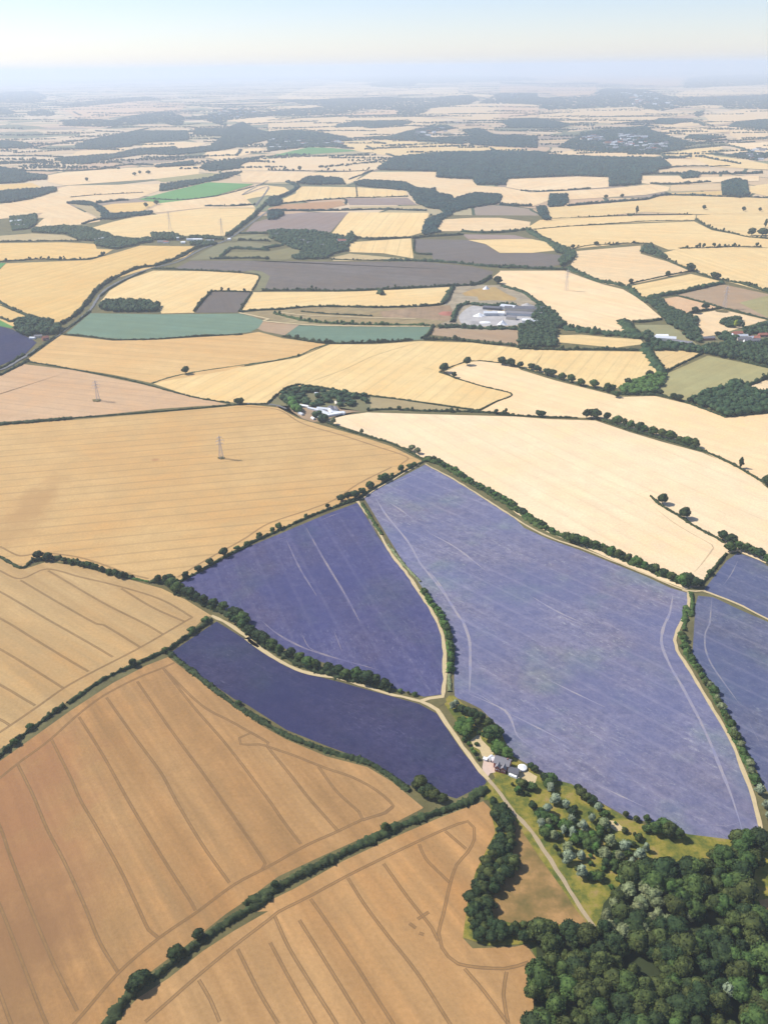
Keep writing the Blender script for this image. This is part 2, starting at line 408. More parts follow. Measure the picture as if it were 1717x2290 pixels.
def hedge(path, label, w=3.5, h=2.8, lump=0.25, trees=0.0, th=8.0, mat='hedge', name='hedgerow', cat='hedgerow', gaps=0.0, group=None, do_smooth=True):
    """one hedge: a bumpy core and leaf clumps along its line; taller bushes where trees > 0"""
    base = P(path) if isinstance(path, str) else path
    D = sum(p.length for p in base)/len(base)+200
    step = max(1.15, D/700.0)
    pts = smooth(base, step) if do_smooth else base
    r = np.random.default_rng(sum(map(ord, label)))
    A = np.array([[p.x, p.y] for p in pts]); n = len(A)
    T = np.gradient(A, axis=0); T /= (np.linalg.norm(T, axis=1)[:, None]+1e-9); S = np.stack([-T[:, 1], T[:, 0]], axis=1)
    k = max(3, int(9/step)); 
    def lf(n, k):
        g = r.normal(0, 1, n+2*k); ker = np.ones(k)/k; return np.convolve(g, ker, 'same')[k:-k]*math.sqrt(k)
    hh = h*np.clip(1+lump*lf(n, max(2, k//2))+0.2*lump*r.normal(0, 1, n), 0.45, 2.2); ww = w*np.clip(1+0.22*lf(n, k)+0.1*r.normal(0, 1, n), 0.5, 1.6)
    VS = []; FS = []; off = 0
    prof = np.array([(-0.5, 0.0), (-0.52, 0.45), (-0.30, 0.88), (0.0, 1.0), (0.30, 0.88), (0.52, 0.45), (0.5, 0.0)])
    m = len(prof)
    G = A[:, None, :]+S[:, None, :]*(prof[None, :, 0:1]*ww[:, None, None])*(1+0.24*r.normal(0, 1, (n, m, 1)))
    Z = prof[None, :, 1]*hh[:, None]*(1+0.15*r.normal(0, 1, (n, m)))*0.92
    V = np.concatenate([G, Z[:, :, None]], axis=2).reshape(-1, 3)
    seg = np.arange(n-1)
    if gaps: seg = seg[(lf(n, k*2)[:-1] > -1.2*(1-gaps)) ]
    ii = seg[:, None]*m+np.arange(m-1)[None, :]
    F1 = np.stack([ii, ii+1, ii+m], axis=-1).reshape(-1, 3); F2 = np.stack([ii+1, ii+m+1, ii+m], axis=-1).reshape(-1, 3)
    VS.append(V); FS += [F1, F2]; off = len(V)
    per = 7
    idx = np.repeat(seg, per); q = len(idx); a = r.uniform(0.05, math.pi-0.05, q)
    px = np.cos(a)*0.52*ww[idx]; pz = np.clip(np.sin(a), 0.1, 1)*hh[idx]*r.uniform(.8, 1.12, q)
    cen = np.concatenate([A[idx]+S[idx]*px[:, None]+T[idx]*r.uniform(-step, step, q)[:, None]*0.6, pz[:, None]], axis=1)
    nr = np.concatenate([S[idx]*np.cos(a)[:, None], np.sin(a)[:, None]], axis=1)
    lv, lfc = tris_leaves(cen, nr, max(0.45, step*0.36), r); VS.append(lv); FS.append(lfc+off); off += len(lv)
    if trees > 0:
        L = step*n; cnt = max(1, int(L/th*trees)); sub = 2 if D < 2200 else 1; iv, ifc = ICO[sub]
        for j in range(cnt):
            i = r.integers(0, n); s = th*r.uniform(0.55, 1.1)
            c = np.array([A[i, 0], A[i, 1], s*0.5]); 
            for lobe in range(3 if D < 2600 else 2):
                cc = c+r.normal(0, s*0.16, 3); sv = np.array([s*0.36, s*0.36, s*0.42])*r.uniform(.6, 1.05)
                v = iv*(0.84+0.26*r.random((len(iv), 1)))*sv+cc; v[:, 2] = np.maximum(v[:, 2], 0)
                VS.append(v); FS.append(ifc+off); off += len(v)
    o = link(name, mesh_np(name, np.concatenate(VS), np.concatenate(FS), 3), MT[mat])
    return tag(o, label, cat, group)

def in_poly(px, py, poly):
    ins = np.zeros(len(px), bool); n = len(poly); j = n-1
    for i in range(n):
        xi, yi = poly[i]; xj, yj = poly[j]
        c = ((yi > py) != (yj > py)) & (px < (xj-xi)*(py-yi)/((yj-yi) if yj != yi else 1e-9)+xi)
        ins ^= c; j = i
    return ins
def scatter(poly, sp, r):
    P2 = np.array([[p.x, p.y] for p in poly]); mn = P2.min(0); mx = P2.max(0)
    gx, gy = np.meshgrid(np.arange(mn[0], mx[0]+sp, sp), np.arange(mn[1], mx[1]+sp, sp))
    gx = gx.ravel()+r.uniform(-.42, .42, gx.size)*sp; gy = gy.ravel()+r.uniform(-.42, .42, gy.size)*sp
    k = in_poly(gx, gy, P2)
    return gx[k], gy[k]
def blobs(xs, ys, hs, ws, sub, r, lobes=1, leafn=0):
    iv, ifc = ICO[sub]; N = len(xs); VS = []; FS = []; off = 0
    for L in range(lobes):
        jx = r.normal(0, .18, N)*ws if L else 0; jy = r.normal(0, .18, N)*ws if L else 0
        sc = np.stack([ws*.5, ws*.5, hs*.5], 1)*(r.uniform(.55, .8, (N, 1)) if L else 1)
        c = np.stack([xs+jx, ys+jy, hs*(.5 if not L else r.uniform(.45, .72, N))], 1)
        v = iv[None]*(0.80+0.34*r.random((N, len(iv), 1)))*sc[:, None, :]+c[:, None, :]
        v[:, :, 2] = np.maximum(v[:, :, 2], 0.05)
        f = ifc[None]+(np.arange(N)*len(iv))[:, None, None]+off
        VS.append(v.reshape(-1, 3)); FS.append(f.reshape(-1, 3)); off += N*len(iv)
    if leafn:
        u = r.normal(0, 1, (N, leafn, 3)); u[:, :, 2] = np.abs(u[:, :, 2]); u /= np.linalg.norm(u, axis=2)[:, :, None]
        sc = np.stack([ws*.5, ws*.5, hs*.5], 1); c = np.stack([xs, ys, hs*.5], 1)
        p = (u*sc[:, None]*r.uniform(.92, 1.15, (N, leafn, 1))+c[:, None]).reshape(-1, 3)
        lv, lf_ = tris_leaves(p, u.reshape(-1, 3), ws.mean()*0.11, r); VS.append(lv); FS.append(lf_+off)
    return np.concatenate(VS), np.concatenate(FS)
def wood(path, label, h=13.0, sp=None, name='woodland', mat='wood', dens=1.0, under=True, group=None):
    poly = P(path) if isinstance(path, str) else path
    D = sum(p.length for p in poly)/len(poly); r = np.random.default_rng(sum(map(ord, label)))
    sp = sp or max(8.5, D/420.0)
    xs, ys = scatter(poly, sp, r); 
    if dens < 1: k = r.random(len(xs)) < dens; xs, ys = xs[k], ys[k]
    if len(xs) == 0: return
    N = len(xs); ws = sp*r.uniform(1.15, 1.75, N); hs = h*r.uniform(.72, 1.15, N)
    sub = 2 if D < 2300 else 1
    V, Fc = blobs(xs, ys, hs, ws, sub, r, lobes=2 if D < 4500 else 1, leafn=24 if D < 2300 else 0)
    o = link(name, mesh_np(name, V, Fc, 3), MT[mat])
    return tag(o, label, 'woodland', group, 'stuff')

def worn_mat(name, col, tan=(0.46, 0.37, 0.22, 1), amt=0.48):
    """a faint wheel track in a flowering crop: bare earth showing through in patches"""
    n = NT(name); p = n.pos()
    a = n.ramp(n.noise(p, 0.045, 3, .7), [(0.36, (0.15,)*3), (0.62, (1, 1, 1))]); b = n.ramp(n.noise(p, 0.7, 2, .8), [(0.3, (0.3,)*3), (0.65, (1, 1, 1))])
    return n.color(n.mix(n.math('MULTIPLY', n.math('MULTIPLY', a, b), amt), mul(col, 1.15), tan))
# ================================================================ THE SETTING
# ground: farmland patchwork to the horizon
def ground_mat():
    n = NT('farmland'); p = n.pos()
    wob = n.new('ShaderNodeTexNoise'); wob.inputs['Scale'].default_value = 0.0016; n.link(p, wob.inputs['Vector'])
    add = n.new('ShaderNodeVectorMath', operation='MULTIPLY_ADD'); n.link(wob.outputs['Color'], add.inputs[0]); add.inputs[1].default_value = (260, 260, 0); n.link(p, add.inputs[2])
    q = n.mapv(add.outputs[0], (1.0, 0.8, 1), 0.25)
    v = n.new('ShaderNodeTexVoronoi', voronoi_dimensions='2D'); v.inputs['Scale'].default_value = 1/340.0; n.link(q, v.inputs['Vector'])
    e = n.new('ShaderNodeTexVoronoi', voronoi_dimensions='2D', feature='DISTANCE_TO_EDGE'); e.inputs['Scale'].default_value = 1/340.0; n.link(q, e.inputs['Vector'])
    sp = n.new('ShaderNodeSeparateColor'); n.link(v.outputs['Color'], sp.inputs[0])
    ra = n.new('ShaderNodeValToRGB'); cr = ra.color_ramp; cr.interpolation = 'CONSTANT'
    st = [(0, (0.48, .34, .19)), (.2, (.52, .39, .24)), (.38, (.42, .28, .17)), (.5, (.56, .43, .27)), (.64, (.46, .33, .20)), (.72, (.12, .16, .08)), (.79, (.30, .26, .14)), (.85, (.05, .085, .045)), (.94, (.20, .16, .13))]
    while len(cr.elements) < len(st): cr.elements.new(.5)
    for el, (a, c) in zip(cr.elements, st): el.position = a; el.color = (*c, 1)
    n.link(sp.outputs[0], ra.inputs[0])
    c = n.mix(n.math('MULTIPLY', n.noise(p, 0.004, 4, .7), 0.5), ra.outputs[0], (0.40, 0.29, 0.17, 1))
    hed = n.math('LESS_THAN', e.outputs['Distance'], 0.022)
    c = n.mix(hed, c, (0.045, 0.065, 0.03, 1))
    return n.color(c)
gm = ground_mat()
GR = bpy.data.meshes.new('ground'); S_ = 70000.0
GR.from_pydata([(-S_, -2500, -0.02), (S_, -2500, -0.02), (S_, 78000, -0.02), (-S_, 78000, -0.02)], [], [(0, 1, 2, 3)])
tag(link('ground', GR, gm), kind='structure')
# rough verge land under the surveyed fields
verge = field_mat('verge_grass', (0.135, 0.125, 0.055, 1), 0, 'wheat', 0, 0, 0.35, 0.3)
field('verge', verge, 'B1 -900 1700 S -700 780 A1 -400 1080 A2 600 1050 A3 900 1060 A3 2100 1020 S 2300 900 S 2400 1500 S 2300 2700 S 1500 2800 S 200 2800 S -700 2700')

WH = {'near': (0.47, 0.282, 0.118, 1), 'rust': (0.36, 0.205, 0.08, 1), 'left': (0.44, 0.30, 0.135, 1), 'mid': (0.50, 0.335, 0.145, 1),
      'pale': (0.76, 0.60, 0.38, 1), 'cream': (0.72, 0.55, 0.32, 1), 'gold': (0.62, 0.43, 0.165, 1), 'pink': (0.54, 0.37, 0.215, 1),
      'straw': (0.67, 0.50, 0.235, 1), 'far': (0.60, 0.45, 0.25, 1)}
PU = {'deep': (0.042, 0.043, 0.098, 1), 'mid': (0.086, 0.088, 0.185, 1), 'pale': (0.160, 0.163, 0.245, 1), 'right': (0.105, 0.118, 0.19, 1)}
OTH = {'teal': (0.14, 0.215, 0.15, 1), 'green': (0.13, 0.22, 0.05, 1), 'bright': (0.10, 0.25, 0.07, 1), 'dark': (0.150, 0.130, 0.112, 1), 'brown': (0.245, 0.19, 0.16, 1),
       'grass': (0.26, 0.24, 0.11, 1), 'olive': (0.17, 0.165, 0.085, 1), 'tan': (0.40, 0.29, 0.18, 1), 'scrub': (0.20, 0.18, 0.04, 1), 'orange': (0.50, 0.30, 0.15, 1),
       'drygrass': (0.36, 0.29, 0.15, 1), 'heath': (0.24, 0.15, 0.065, 1)}
ALLC = {**WH, **OTH}
SD = [0]
def F(key, path, row=None, trams=(), kind='wheat', name=None, stripe=24.0, amt=0.35, tw=2.4, rut=True, k=1.0, var=0.12, sm=False, streak=1.0, spots=()):
    SD[0] += 1
    col = (PU[key] if kind == 'purple' else ALLC[key]); col = mul(col, k)
    ang = rowang(row) if row else SD[0]*0.7
    if not row: stripe = 0
    nm = name or {'purple': 'purple_field'}.get(kind) or ('wheat_field' if key in WH else {'teal': 'green_crop_field', 'green': 'meadow', 'bright': 'meadow', 'dark': 'ploughed_field', 'brown': 'ploughed_field'}.get(key, 'grass_field'))
    m = field_mat(nm+'_'+key, col, ang, kind, stripe, amt, var, streak, seed=SD[0], spots=[(*P(a)[0][:2], b, c_, d, e) for a, b, c_, d, e in spots])
    tm = (field_mat('trampled_rows', mul(col, 0.70), ang, 'wheat', 0, 0, 0.2, seed=SD[0]) if kind != 'purple' else worn_mat('worn_track', col)) if trams else None
    return field(nm, m, path, trams, tm, tw, rut, sm)

# ---- near wheat
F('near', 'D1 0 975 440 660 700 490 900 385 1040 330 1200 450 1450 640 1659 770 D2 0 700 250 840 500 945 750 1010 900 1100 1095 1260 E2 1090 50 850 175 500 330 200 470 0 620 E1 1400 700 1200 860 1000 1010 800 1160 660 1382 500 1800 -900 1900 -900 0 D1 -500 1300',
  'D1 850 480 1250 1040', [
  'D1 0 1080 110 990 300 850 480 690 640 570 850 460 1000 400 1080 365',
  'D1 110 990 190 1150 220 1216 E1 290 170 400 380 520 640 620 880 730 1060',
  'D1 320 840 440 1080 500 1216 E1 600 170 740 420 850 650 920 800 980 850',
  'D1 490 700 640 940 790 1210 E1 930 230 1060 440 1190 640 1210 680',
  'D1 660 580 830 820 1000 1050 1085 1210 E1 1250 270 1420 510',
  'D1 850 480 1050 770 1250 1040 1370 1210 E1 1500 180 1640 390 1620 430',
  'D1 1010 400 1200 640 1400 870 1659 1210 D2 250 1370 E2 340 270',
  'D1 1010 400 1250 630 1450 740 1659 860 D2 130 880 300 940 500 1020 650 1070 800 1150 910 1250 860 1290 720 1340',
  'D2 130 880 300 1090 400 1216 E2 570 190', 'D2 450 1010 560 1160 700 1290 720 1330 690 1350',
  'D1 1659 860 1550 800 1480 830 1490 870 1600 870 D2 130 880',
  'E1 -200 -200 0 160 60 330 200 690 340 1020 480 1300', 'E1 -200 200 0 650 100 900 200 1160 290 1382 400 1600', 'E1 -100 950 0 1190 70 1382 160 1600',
  'E1 200 1660 480 1360 740 1060 1000 840 1220 690 1450 520 1659 410 E2 370 280 570 190 720 120 860 80 910 40'], stripe=6, amt=0.10, streak=1.9, k=.84, var=.18, spots=[('D1 60 1250', 70, 110, (0.27, 0.125, 0.06, 1), .55), ('E1 260 560', 60, 80, (0.29, 0.145, 0.065, 1), .5), ('E1 40 1000', 60, 80, (0.20, 0.11, 0.05, 1), .6)])  # spots: reddish crop stain, partly lens corner darkening put into the colour
F('near', 'E1 700 1382 850 1225 1050 1095 1250 935 1450 805 1659 685 E2 0 690 300 545 600 375 900 235 1200 105 1465 5 1520 60 1540 200 1520 320 1420 440 1370 620 1340 850 1400 915 1659 905 E3 160 890 235 990 215 1200 200 1382 250 1800 E1 300 1900',
  'E2 640 500 1060 1070', [
  'E1 900 1370 1230 1080 1450 900 1659 740 E2 200 690 380 600 620 470 820 370 1070 250 1250 170 1370 130 1410 170 1410 240 1370 320 1300 400 1260 520 1220 700 1190 820 1210 910 1310 1010 1600 1040 E3 180 1000',
  'E2 180 720 260 900 400 1130 560 1382 650 1550', 'E2 400 610 520 780 680 1020 800 1210 910 1382 1010 1550', 'E2 630 480 730 640 880 840 1060 1070 1260 1382 1350 1530',
  'E2 850 390 1000 600 1150 790 1190 870', 'E2 1070 270 1110 360 1260 510', 'E2 1230 190 1360 300', 'E2 330 740 500 1010 730 1382', 'E2 150 880 280 1120 430 1382',
  'E2 1350 1040 1470 1180 1620 1382', 'E2 1610 1060 1590 1200 1620 1382', 'E1 1230 1110 1300 1230 1360 1370', 'E1 1470 920 1600 1180 E2 200 1382', 'E2 1060 735 1130 690', 'E2 1010 760 1050 790', 'E2 1070 820 1100 830'],
  stripe=6, amt=0.10, k=0.92, streak=1.9, var=.16)
F('left', 'C1 -600 760 0 965 140 1035 290 985 500 1015 800 1095 1000 1150 1150 1220 1310 1320 D1 1270 85 1180 170 1080 245 1020 290 850 350 600 490 400 620 130 820 0 900 -700 1350',
  'C1 350 1230 600 1382', [
  'C1 -200 950 0 1040 130 1090 290 1030 500 1080 750 1140 1000 1220 1190 1330 D1 1180 90 870 270 560 430 400 520 230 640 70 750 -100 860',
  'C1 130 1100 350 1230 600 1370 D1 640 130 870 270', 'C1 300 1040 650 1245 900 1370 D1 1010 190', 'C1 750 1150 950 1270 D1 1140 110',
  'C1 -200 1080 0 1170 150 1255 D1 300 100 530 230 700 330', 'D1 -200 10 0 90 200 210 380 320 550 420', 'D1 -200 180 0 280 200 400 390 520', 'D1 -200 400 0 500 220 630', 'D1 -100 690 0 715 60 750'], stripe=0, streak=1.7)
F('mid', 'C1 -700 200 0 140 450 108 1000 62 1400 27 C2 0 12 200 32 320 97 500 150 700 207 900 272 1085 362 900 462 700 582 400 697 0 880 C1 1400 935 1110 1110 920 1112 800 1090 500 995 250 970 140 1035 0 950 -600 740',
  'C1 330 640 1659 520', ['C1 0 890 130 950 250 930 500 960 800 1060 920 1090', 'C1 1100 1080 1300 960 1500 850 1659 750 C2 400 660 550 600 700 500 900 400', 'C2 0 25 200 45 350 130 600 205 800 270 1000 340 960 380'],
  stripe=22, amt=0.5, streak=0.7, spots=[('C1 200 640', 38, 105, (0.33, 0.19, 0.075, 1), .55), ('C1 60 800', 45, 60, (0.36, 0.22, 0.09, 1), .45), ('C1 960 355', 7, 7, (0.33, 0.17, 0.08, 1), .7), ('C1 640 320', 45, 10, (0.40, 0.24, 0.10, 1), .5)])
# ---- purple flowering crop
F('deep', 'D1 1340 110 1500 210 1659 310 D2 100 300 250 390 400 440 600 490 850 560 1070 620 1180 680 1260 800 1350 930 1450 1040 1490 1110 1300 1205 1200 1175 1000 1120 900 1060 750 970 500 880 250 780 0 620 D1 1450 590 1200 420 1060 300',
  'D2 200 500 1100 1000', kind='purple', amt=0.0, k=1.0)
F('mid', 'C2 690 620 750 720 830 850 920 960 1040 1130 1130 1260 D2 1170 90 1215 200 1225 350 1215 560 1100 575 900 520 600 400 300 310 0 140 C1 1500 1330 1200 1200 1110 1120 1250 1040 1400 950 1659 840 C2 0 900 250 795 500 690',
  'C2 420 860 620 1200', ['C2 370 770 420 860 470 950 530 1050 620 1200 710 1370', 'C2 250 850 330 1020 440 1200', 'C2 450 735 530 700 640 665', 'C2 180 855 260 830', 'D2 90 100 200 190 350 270 500 320 640 360 820 410', 'D2 540 160 600 310', 'D2 340 170 390 270 480 310', 'C2 700 640 600 660', 'C2 730 650 800 800'],
  kind='purple', amt=0.035, tw=2.2, rut=False, k=0.9)
F('pale', 'C2 1105 385 1300 485 1659 715 C3 150 775 300 845 500 915 700 995 900 1075 1050 1145 1165 1180 1150 1290 1110 1370 D3 1120 130 1085 200 1095 280 1150 380 1250 550 1350 720 1440 870 1500 1010 1560 1180 1620 1380 E3 1590 220 1480 250 1160 210 1000 150 800 110 600 0 D3 600 1220 400 1120 300 1060 150 980 60 930 D2 1659 980 1600 880 1560 760 1450 650 1350 600 1290 580 1285 500 1290 300 1260 140 C2 1240 1370 1150 1240 1080 1130 950 950 870 820 730 590 780 550 960 462',
  'C3 160 1200 540 1382', ['C2 800 590 870 700 1000 860 1080 1000 1130 1060 1230 1190 1320 1330 D2 1340 110 1380 230 1385 400 1380 560', 'D2 1380 560 1500 610 1600 660 1640 720 D3 110 820 200 890', 'D2 1390 545 1450 570 1560 640', 'C2 850 600 950 660 1040 730', 'C2 1120 800 1300 900 1480 1040', 'C2 1130 1040 1200 1130 1260 1220',
   'C3 180 1190 350 1290 540 1376', 'D3 350 60 450 110 550 140', 'D3 280 460 450 545 650 640', 'D3 60 680 300 800 450 880', 'C3 1070 1180 1050 1300 D3 1010 150 1000 250 1050 380 1130 520 1220 690 1300 860 1360 1010 1420 1160 1480 1340 E3 1500 200', 'E3 1300 150 1400 160 1470 140', 'C2 880 510 960 480 1060 440', 'C2 830 570 880 540', 'D3 600 1120 750 1190 900 1260'],
  kind='purple', amt=0.08, tw=2.8, rut=False)
F('right', 'C3 1260 1160 1400 980 1470 930 1600 975 1659 1015 2300 1260 2300 1650 1659 1345 1500 1265 1350 1200', 'C3 1350 1200 1659 1340', ['C3 1380 1130 1430 1060 1470 980'], kind='purple', amt=0.07, tw=2.0, rut=False)
F('right', 'C3 1225 1195 1320 1205 1500 1290 1659 1358 2300 1660 E3 2300 700 1750 180 D3 1690 1230 1610 1080 1540 930 1400 690 1250 420 1190 300 1200 150 1208 10', 'D3 1300 100 1659 260',
  ['C3 1310 1210 1295 1370 D3 1270 180 1270 280 1310 380 1400 510 1480 620', 'D3 1540 740 1600 850'], kind='purple', amt=0.07, tw=1.8, rut=False)
# ---- pale wheat, right
F('pale', 'C2 500 105 600 82 750 62 1100 72 1659 87 C3 300 103 590 112 800 183 1000 243 1250 310 1400 375 1600 485 1659 535 2300 930 2300 1260 1659 1000 1470 920 1400 935 1235 1135 1150 1155 900 1062 700 975 500 885 300 805 100 685 0 595 C2 1659 645 1400 492 1150 362 1095 345 900 250 700 182 540 130',
  'C3 0 300 1200 900', ['C3 940 640 1100 760 1310 880 1320 900 1200 1050 1140 1040', 'C3 850 570 930 545 970 560'], stripe=24, amt=0.18, tw=1.6, rut=False, k=0.95, streak=.6)
F('cream', 'B2 1225 970 1370 912 1440 905 1659 930 B3 130 960 340 1025 650 1103 740 1127 960 1122 1200 1180 1400 1257 1659 1232 2300 1130 2300 1900 C3 2300 900 1659 520 1250 300 1000 220 700 130 600 97 300 87 0 77 B2 1659 1235 1450 1215 1640 1110 1300 1010',
  'B3 0 1000 1400 1382', stripe=24, amt=0.15, streak=.6)
F('straw', 'B1 950 1045 1200 975 1659 920 B2 0 938 320 884 520 802 800 802 1080 782 1400 792 1659 822 B3 500 842 900 848 1000 980 920 1000 700 1080 500 1050 340 1005 130 945 B2 1659 928 1440 900 1200 970 1290 1015 1640 1110 1440 1208 1200 1170 900 1132 600 1097 350 1057 250 1080 140 1165 0 1165 B1 1550 1165 1420 1160 1200 1130',
  'B2 0 1120 520 830', ['B2 350 1050 600 960 800 870 1080 785', 'B2 1180 965 1080 940', 'B3 270 850 210 950', 'B3 890 860 990 985', 'B2 0 925 320 872 480 810'], stripe=24, amt=0.3, tw=3.0, rut=False, k=1.0)
F('mid', 'B1 180 890 380 745 700 780 1000 772 1500 742 1600 725 B2 230 765 500 802 320 870 0 932 B1 1400 965 940 1042 700 990 200 912', 'B1 250 870 1300 950', stripe=24, amt=0.3, k=1.12)
F('pink', 'B1 0 1000 150 925 460 962 870 1047 1100 1102 1400 1172 1000 1200 450 1257 0 1282 -700 1330 -700 1340 -500 1200', 'B1 0 1100 900 1200', stripe=24, amt=0.3, k=0.92)
F('drygrass', 'B1 1060 1190 1110 1110 1250 1145 1400 1170 1400 1178')
F('olive', 'B2 140 1165 250 1085 350 1058 600 1098 900 1135 1200 1175 1440 1210 1659 1238 1100 1215 750 1212 600 1245 500 1270 430 1270 330 1230 280 1200 200 1182', name='grass_field')
F('drygrass', 'B2 770 1130 900 1140 1200 1182 1400 1212 1100 1205 900 1200 770 1195', k=0.9)
F('tan', 'G 100 385 250 380 300 450 420 530 560 575 680 560 930 470 1150 440 900 420 860 390 300 400 100 370', name='farm_yard', k=0.8)
# ---- right-hand middle distance
F('straw', 'B3 945 842 1100 835 1250 862 1100 945 1030 972 990 960', 'B3 1000 950 1200 860', k=.9)
F('grass', 'B3 1285 872 1659 948 1900 975 1900 1010 1659 1005 1520 1065 1460 1040 1200 1150 1160 1162 980 1110 1030 985', 'B3 1100 1080 1500 900', amt=.15, k=1.25)
F('cream', 'B3 1510 1075 1659 1018 2000 890 2000 1120 1659 1112 1580 1095', k=.95)
F('straw', 'B3 350 747 500 742 650 757 870 772 890 800 720 822 600 812 370 790', k=.95)
F('olive', 'B3 830 682 1050 682 1130 732 1230 810 950 790 870 720', k=1.5)
F('cream', 'B3 0 347 400 347 550 402 640 432 760 462 830 502 900 552 1000 637 760 662 790 722 620 722 430 702 380 642 300 572 200 502 100 462 20 432 B2 1520 392 1570 352', 'B3 100 400 800 560', stripe=24, amt=.12)
QC = field_mat('quarry_ground', (0.33, 0.28, 0.19, 1), 0, 'wheat', 0, 0, 0.4, 0.5, 3)
field('quarry_floor', QC, 'H 60 330 160 130 300 110 560 95 780 100 860 140 1000 180 1120 230 1200 320 1330 380 1470 500 1560 600 1450 620 1380 640 1000 650 700 655 400 650 0 630')
F('gold', 'H 290 200 420 150 700 120 850 210 970 260 950 290 640 285 500 290 480 240 330 230', k=.62, name='grass_field')
field('quarry_pit', MT['rubble'], 'H 250 500 320 410 430 350 560 370 620 420 900 420 920 370 1180 370 1200 480 1150 590 1000 590 860 600 700 600 500 610 330 610', smoothed=True)
F('tan', 'B2 1160 700 1659 712 B3 122 712 122 815 0 812 B2 1600 792 1150 745', k=.85)
F('straw', 'B3 200 92 340 77 1200 42 1310 97 1450 122 1540 142 1800 152 1800 212 1600 202 1040 217 950 182 880 177 700 187 400 217 300 150', 'B3 300 110 1500 160', stripe=30, amt=.15)
F('far', 'B3 460 227 870 192 870 242 1040 292 1180 352 1000 392 810 432 790 452 650 427 560 402 440 312', 'B3 500 280 1000 330', stripe=30, amt=.15, k=1.1)
F('straw', 'B3 990 242 1120 207 1600 207 2000 205 2000 570 1659 482 1400 412 1330 402 1200 352 1060 292', 'B3 1100 240 1650 420', stripe=30, amt=.2)
F('straw', 'B3 810 442 1180 367 1340 407 1380 420 1200 457 950 512 900 545 830 487', 'B3 850 460 1200 400')
F('tan', 'B3 1080 502 1380 432 1659 492 1900 545 1900 720 1659 642 1400 580', k=.85, name='stubble_field')
F('grass', 'B3 1480 545 1659 500 1900 550 1900 715 1659 640', k=1.15)
F('pink', 'B3 1000 522 1100 507 1370 577 1120 622 1040 590', k=1.05)
F('cream', 'B3 1130 627 1370 587 1650 652 1450 712 1350 742 1250 757 1200 682', k=.92)
F('olive', 'B3 1250 762 1450 712 1659 655 2000 600 2000 1010 1659 945 1280 855', k=0.95)
F('drygrass', 'V 560 690 770 640 760 760 640 800')
F('straw', 'B3 250 32 700 12 1210 2 1210 37 800 50 340 77 210 97 170 80')
F('far', 'B3 0 20 190 45 180 90 0 95 B2 1590 100 1200 103 1180 80 1220 30 1400 20', 'B2 1250 60 1640 60', k=1.1)
F('brown', 'B2 1340 122 1659 127 B3 150 142 200 152 0 152 B2 1370 152', k=1.1)
F('straw', 'B2 1370 157 1659 152 B3 200 152 300 172 340 222 200 237 0 237 B2 1560 232 1480 182')
F('dark', 'B2 1040 152 1370 157 1480 185 1560 235 B3 0 240 240 237 390 252 370 312 240 332 0 322 B2 1500 322 1160 292 1150 252 1040 242', k=.95)
F('straw', 'A3 1215 1055 1400 1042 1659 1042 2000 1036 B3 1900 166 1659 143 1540 139 1460 119 1310 91 1220 30', 'B3 1250 40 1650 60', stripe=30, amt=.1, k=.97)
# ---- centre
F('dark', 'B1 1080 335 1180 285 1500 286 1659 286 B2 0 286 500 291 1100 292 1400 322 1530 352 1500 402 1380 442 900 462 600 477 110 472 150 382 100 352 50 342 0 350 B1 1500 352 1300 340', 'B1 1400 300 B2 1400 420', stripe=12, amt=.25, var=.2)
F('olive', 'B2 100 352 150 382 110 472 60 472 90 390 60 365 0 350 0 340', k=1.1)
F('straw', 'B2 30 480 600 477 1000 462 1270 447 1220 552 900 577 400 572 200 587 0 592 B1 1500 592 1550 482', 'B2 100 560 900 480', stripe=24, amt=.25)
F('drygrass', 'B2 0 600 200 590 400 572 800 577 1220 557 1260 652 1150 692 500 687 250 672 0 627 B1 1500 610', k=.85, var=.3)
F('tan', 'B2 830 600 1000 580 1260 560 1300 640 1240 660 1050 640 850 640', k=.8, var=.3, name='bare_ground')
F('teal', 'B1 410 737 560 610 1000 617 1480 612 1560 630 B2 110 655 80 700 30 725 B1 1560 727 1200 757 850 777 650 762', 'B1 500 640 1500 720', amt=.1)
F('tan', 'B2 100 655 330 682 240 747 110 722 70 705', k=.9)
F('teal', 'B2 320 685 700 692 1150 687 1090 772 900 787 620 797 400 777 245 747', 'B2 400 720 1000 720', amt=.1, k=.9)
F('straw', 'B1 620 540 640 520 680 470 800 400 950 347 1250 350 1500 362 1600 377 1595 420 1560 472 1300 475 1220 572 1200 607 1000 612 980 562 850 547', 'B1 900 540 1300 380', stripe=24, amt=.3)
F('dark', 'B1 1210 607 1310 477 1550 482 1470 605', k=.85)
F('gold', 'B1 0 342 40 302 560 282 700 242 870 192 1240 197 1150 262 960 322 700 402 600 472 540 542 460 642 370 684 250 645 30 562 -600 430 -600 340', 'B1 100 540 1000 260', stripe=28, amt=.3, k=.98)
F('gold', 'B1 0 177 400 172 590 182 600 212 700 217 640 252 560 272 60 287 -600 290 -600 182', 'B1 0 200 600 260', k=1.0)
F('drygrass', 'B1 -500 135 0 132 200 117 400 127 500 162 350 167 0 167 -500 170', k=1.15)
F('gold', 'B1 -500 440 0 562 220 652 80 692 0 652 -500 560', k=.95)
F('bright', 'B1 -500 540 0 650 100 688 70 702 0 690 -500 640'); F('bright', 'B1 -300 300 40 300 0 335 -300 340')
F('deep', 'B1 -600 620 0 690 80 712 200 772 230 792 150 872 0 935 -600 1180', kind='purple', amt=0, k=.9)
F('straw', 'B1 570 82 700 45 800 22 950 2 A1 1250 1012 1580 1012 1560 1070 B1 1410 132 950 132 940 152 700 132 600 92', 'B1 600 100 1500 30', k=1.0)
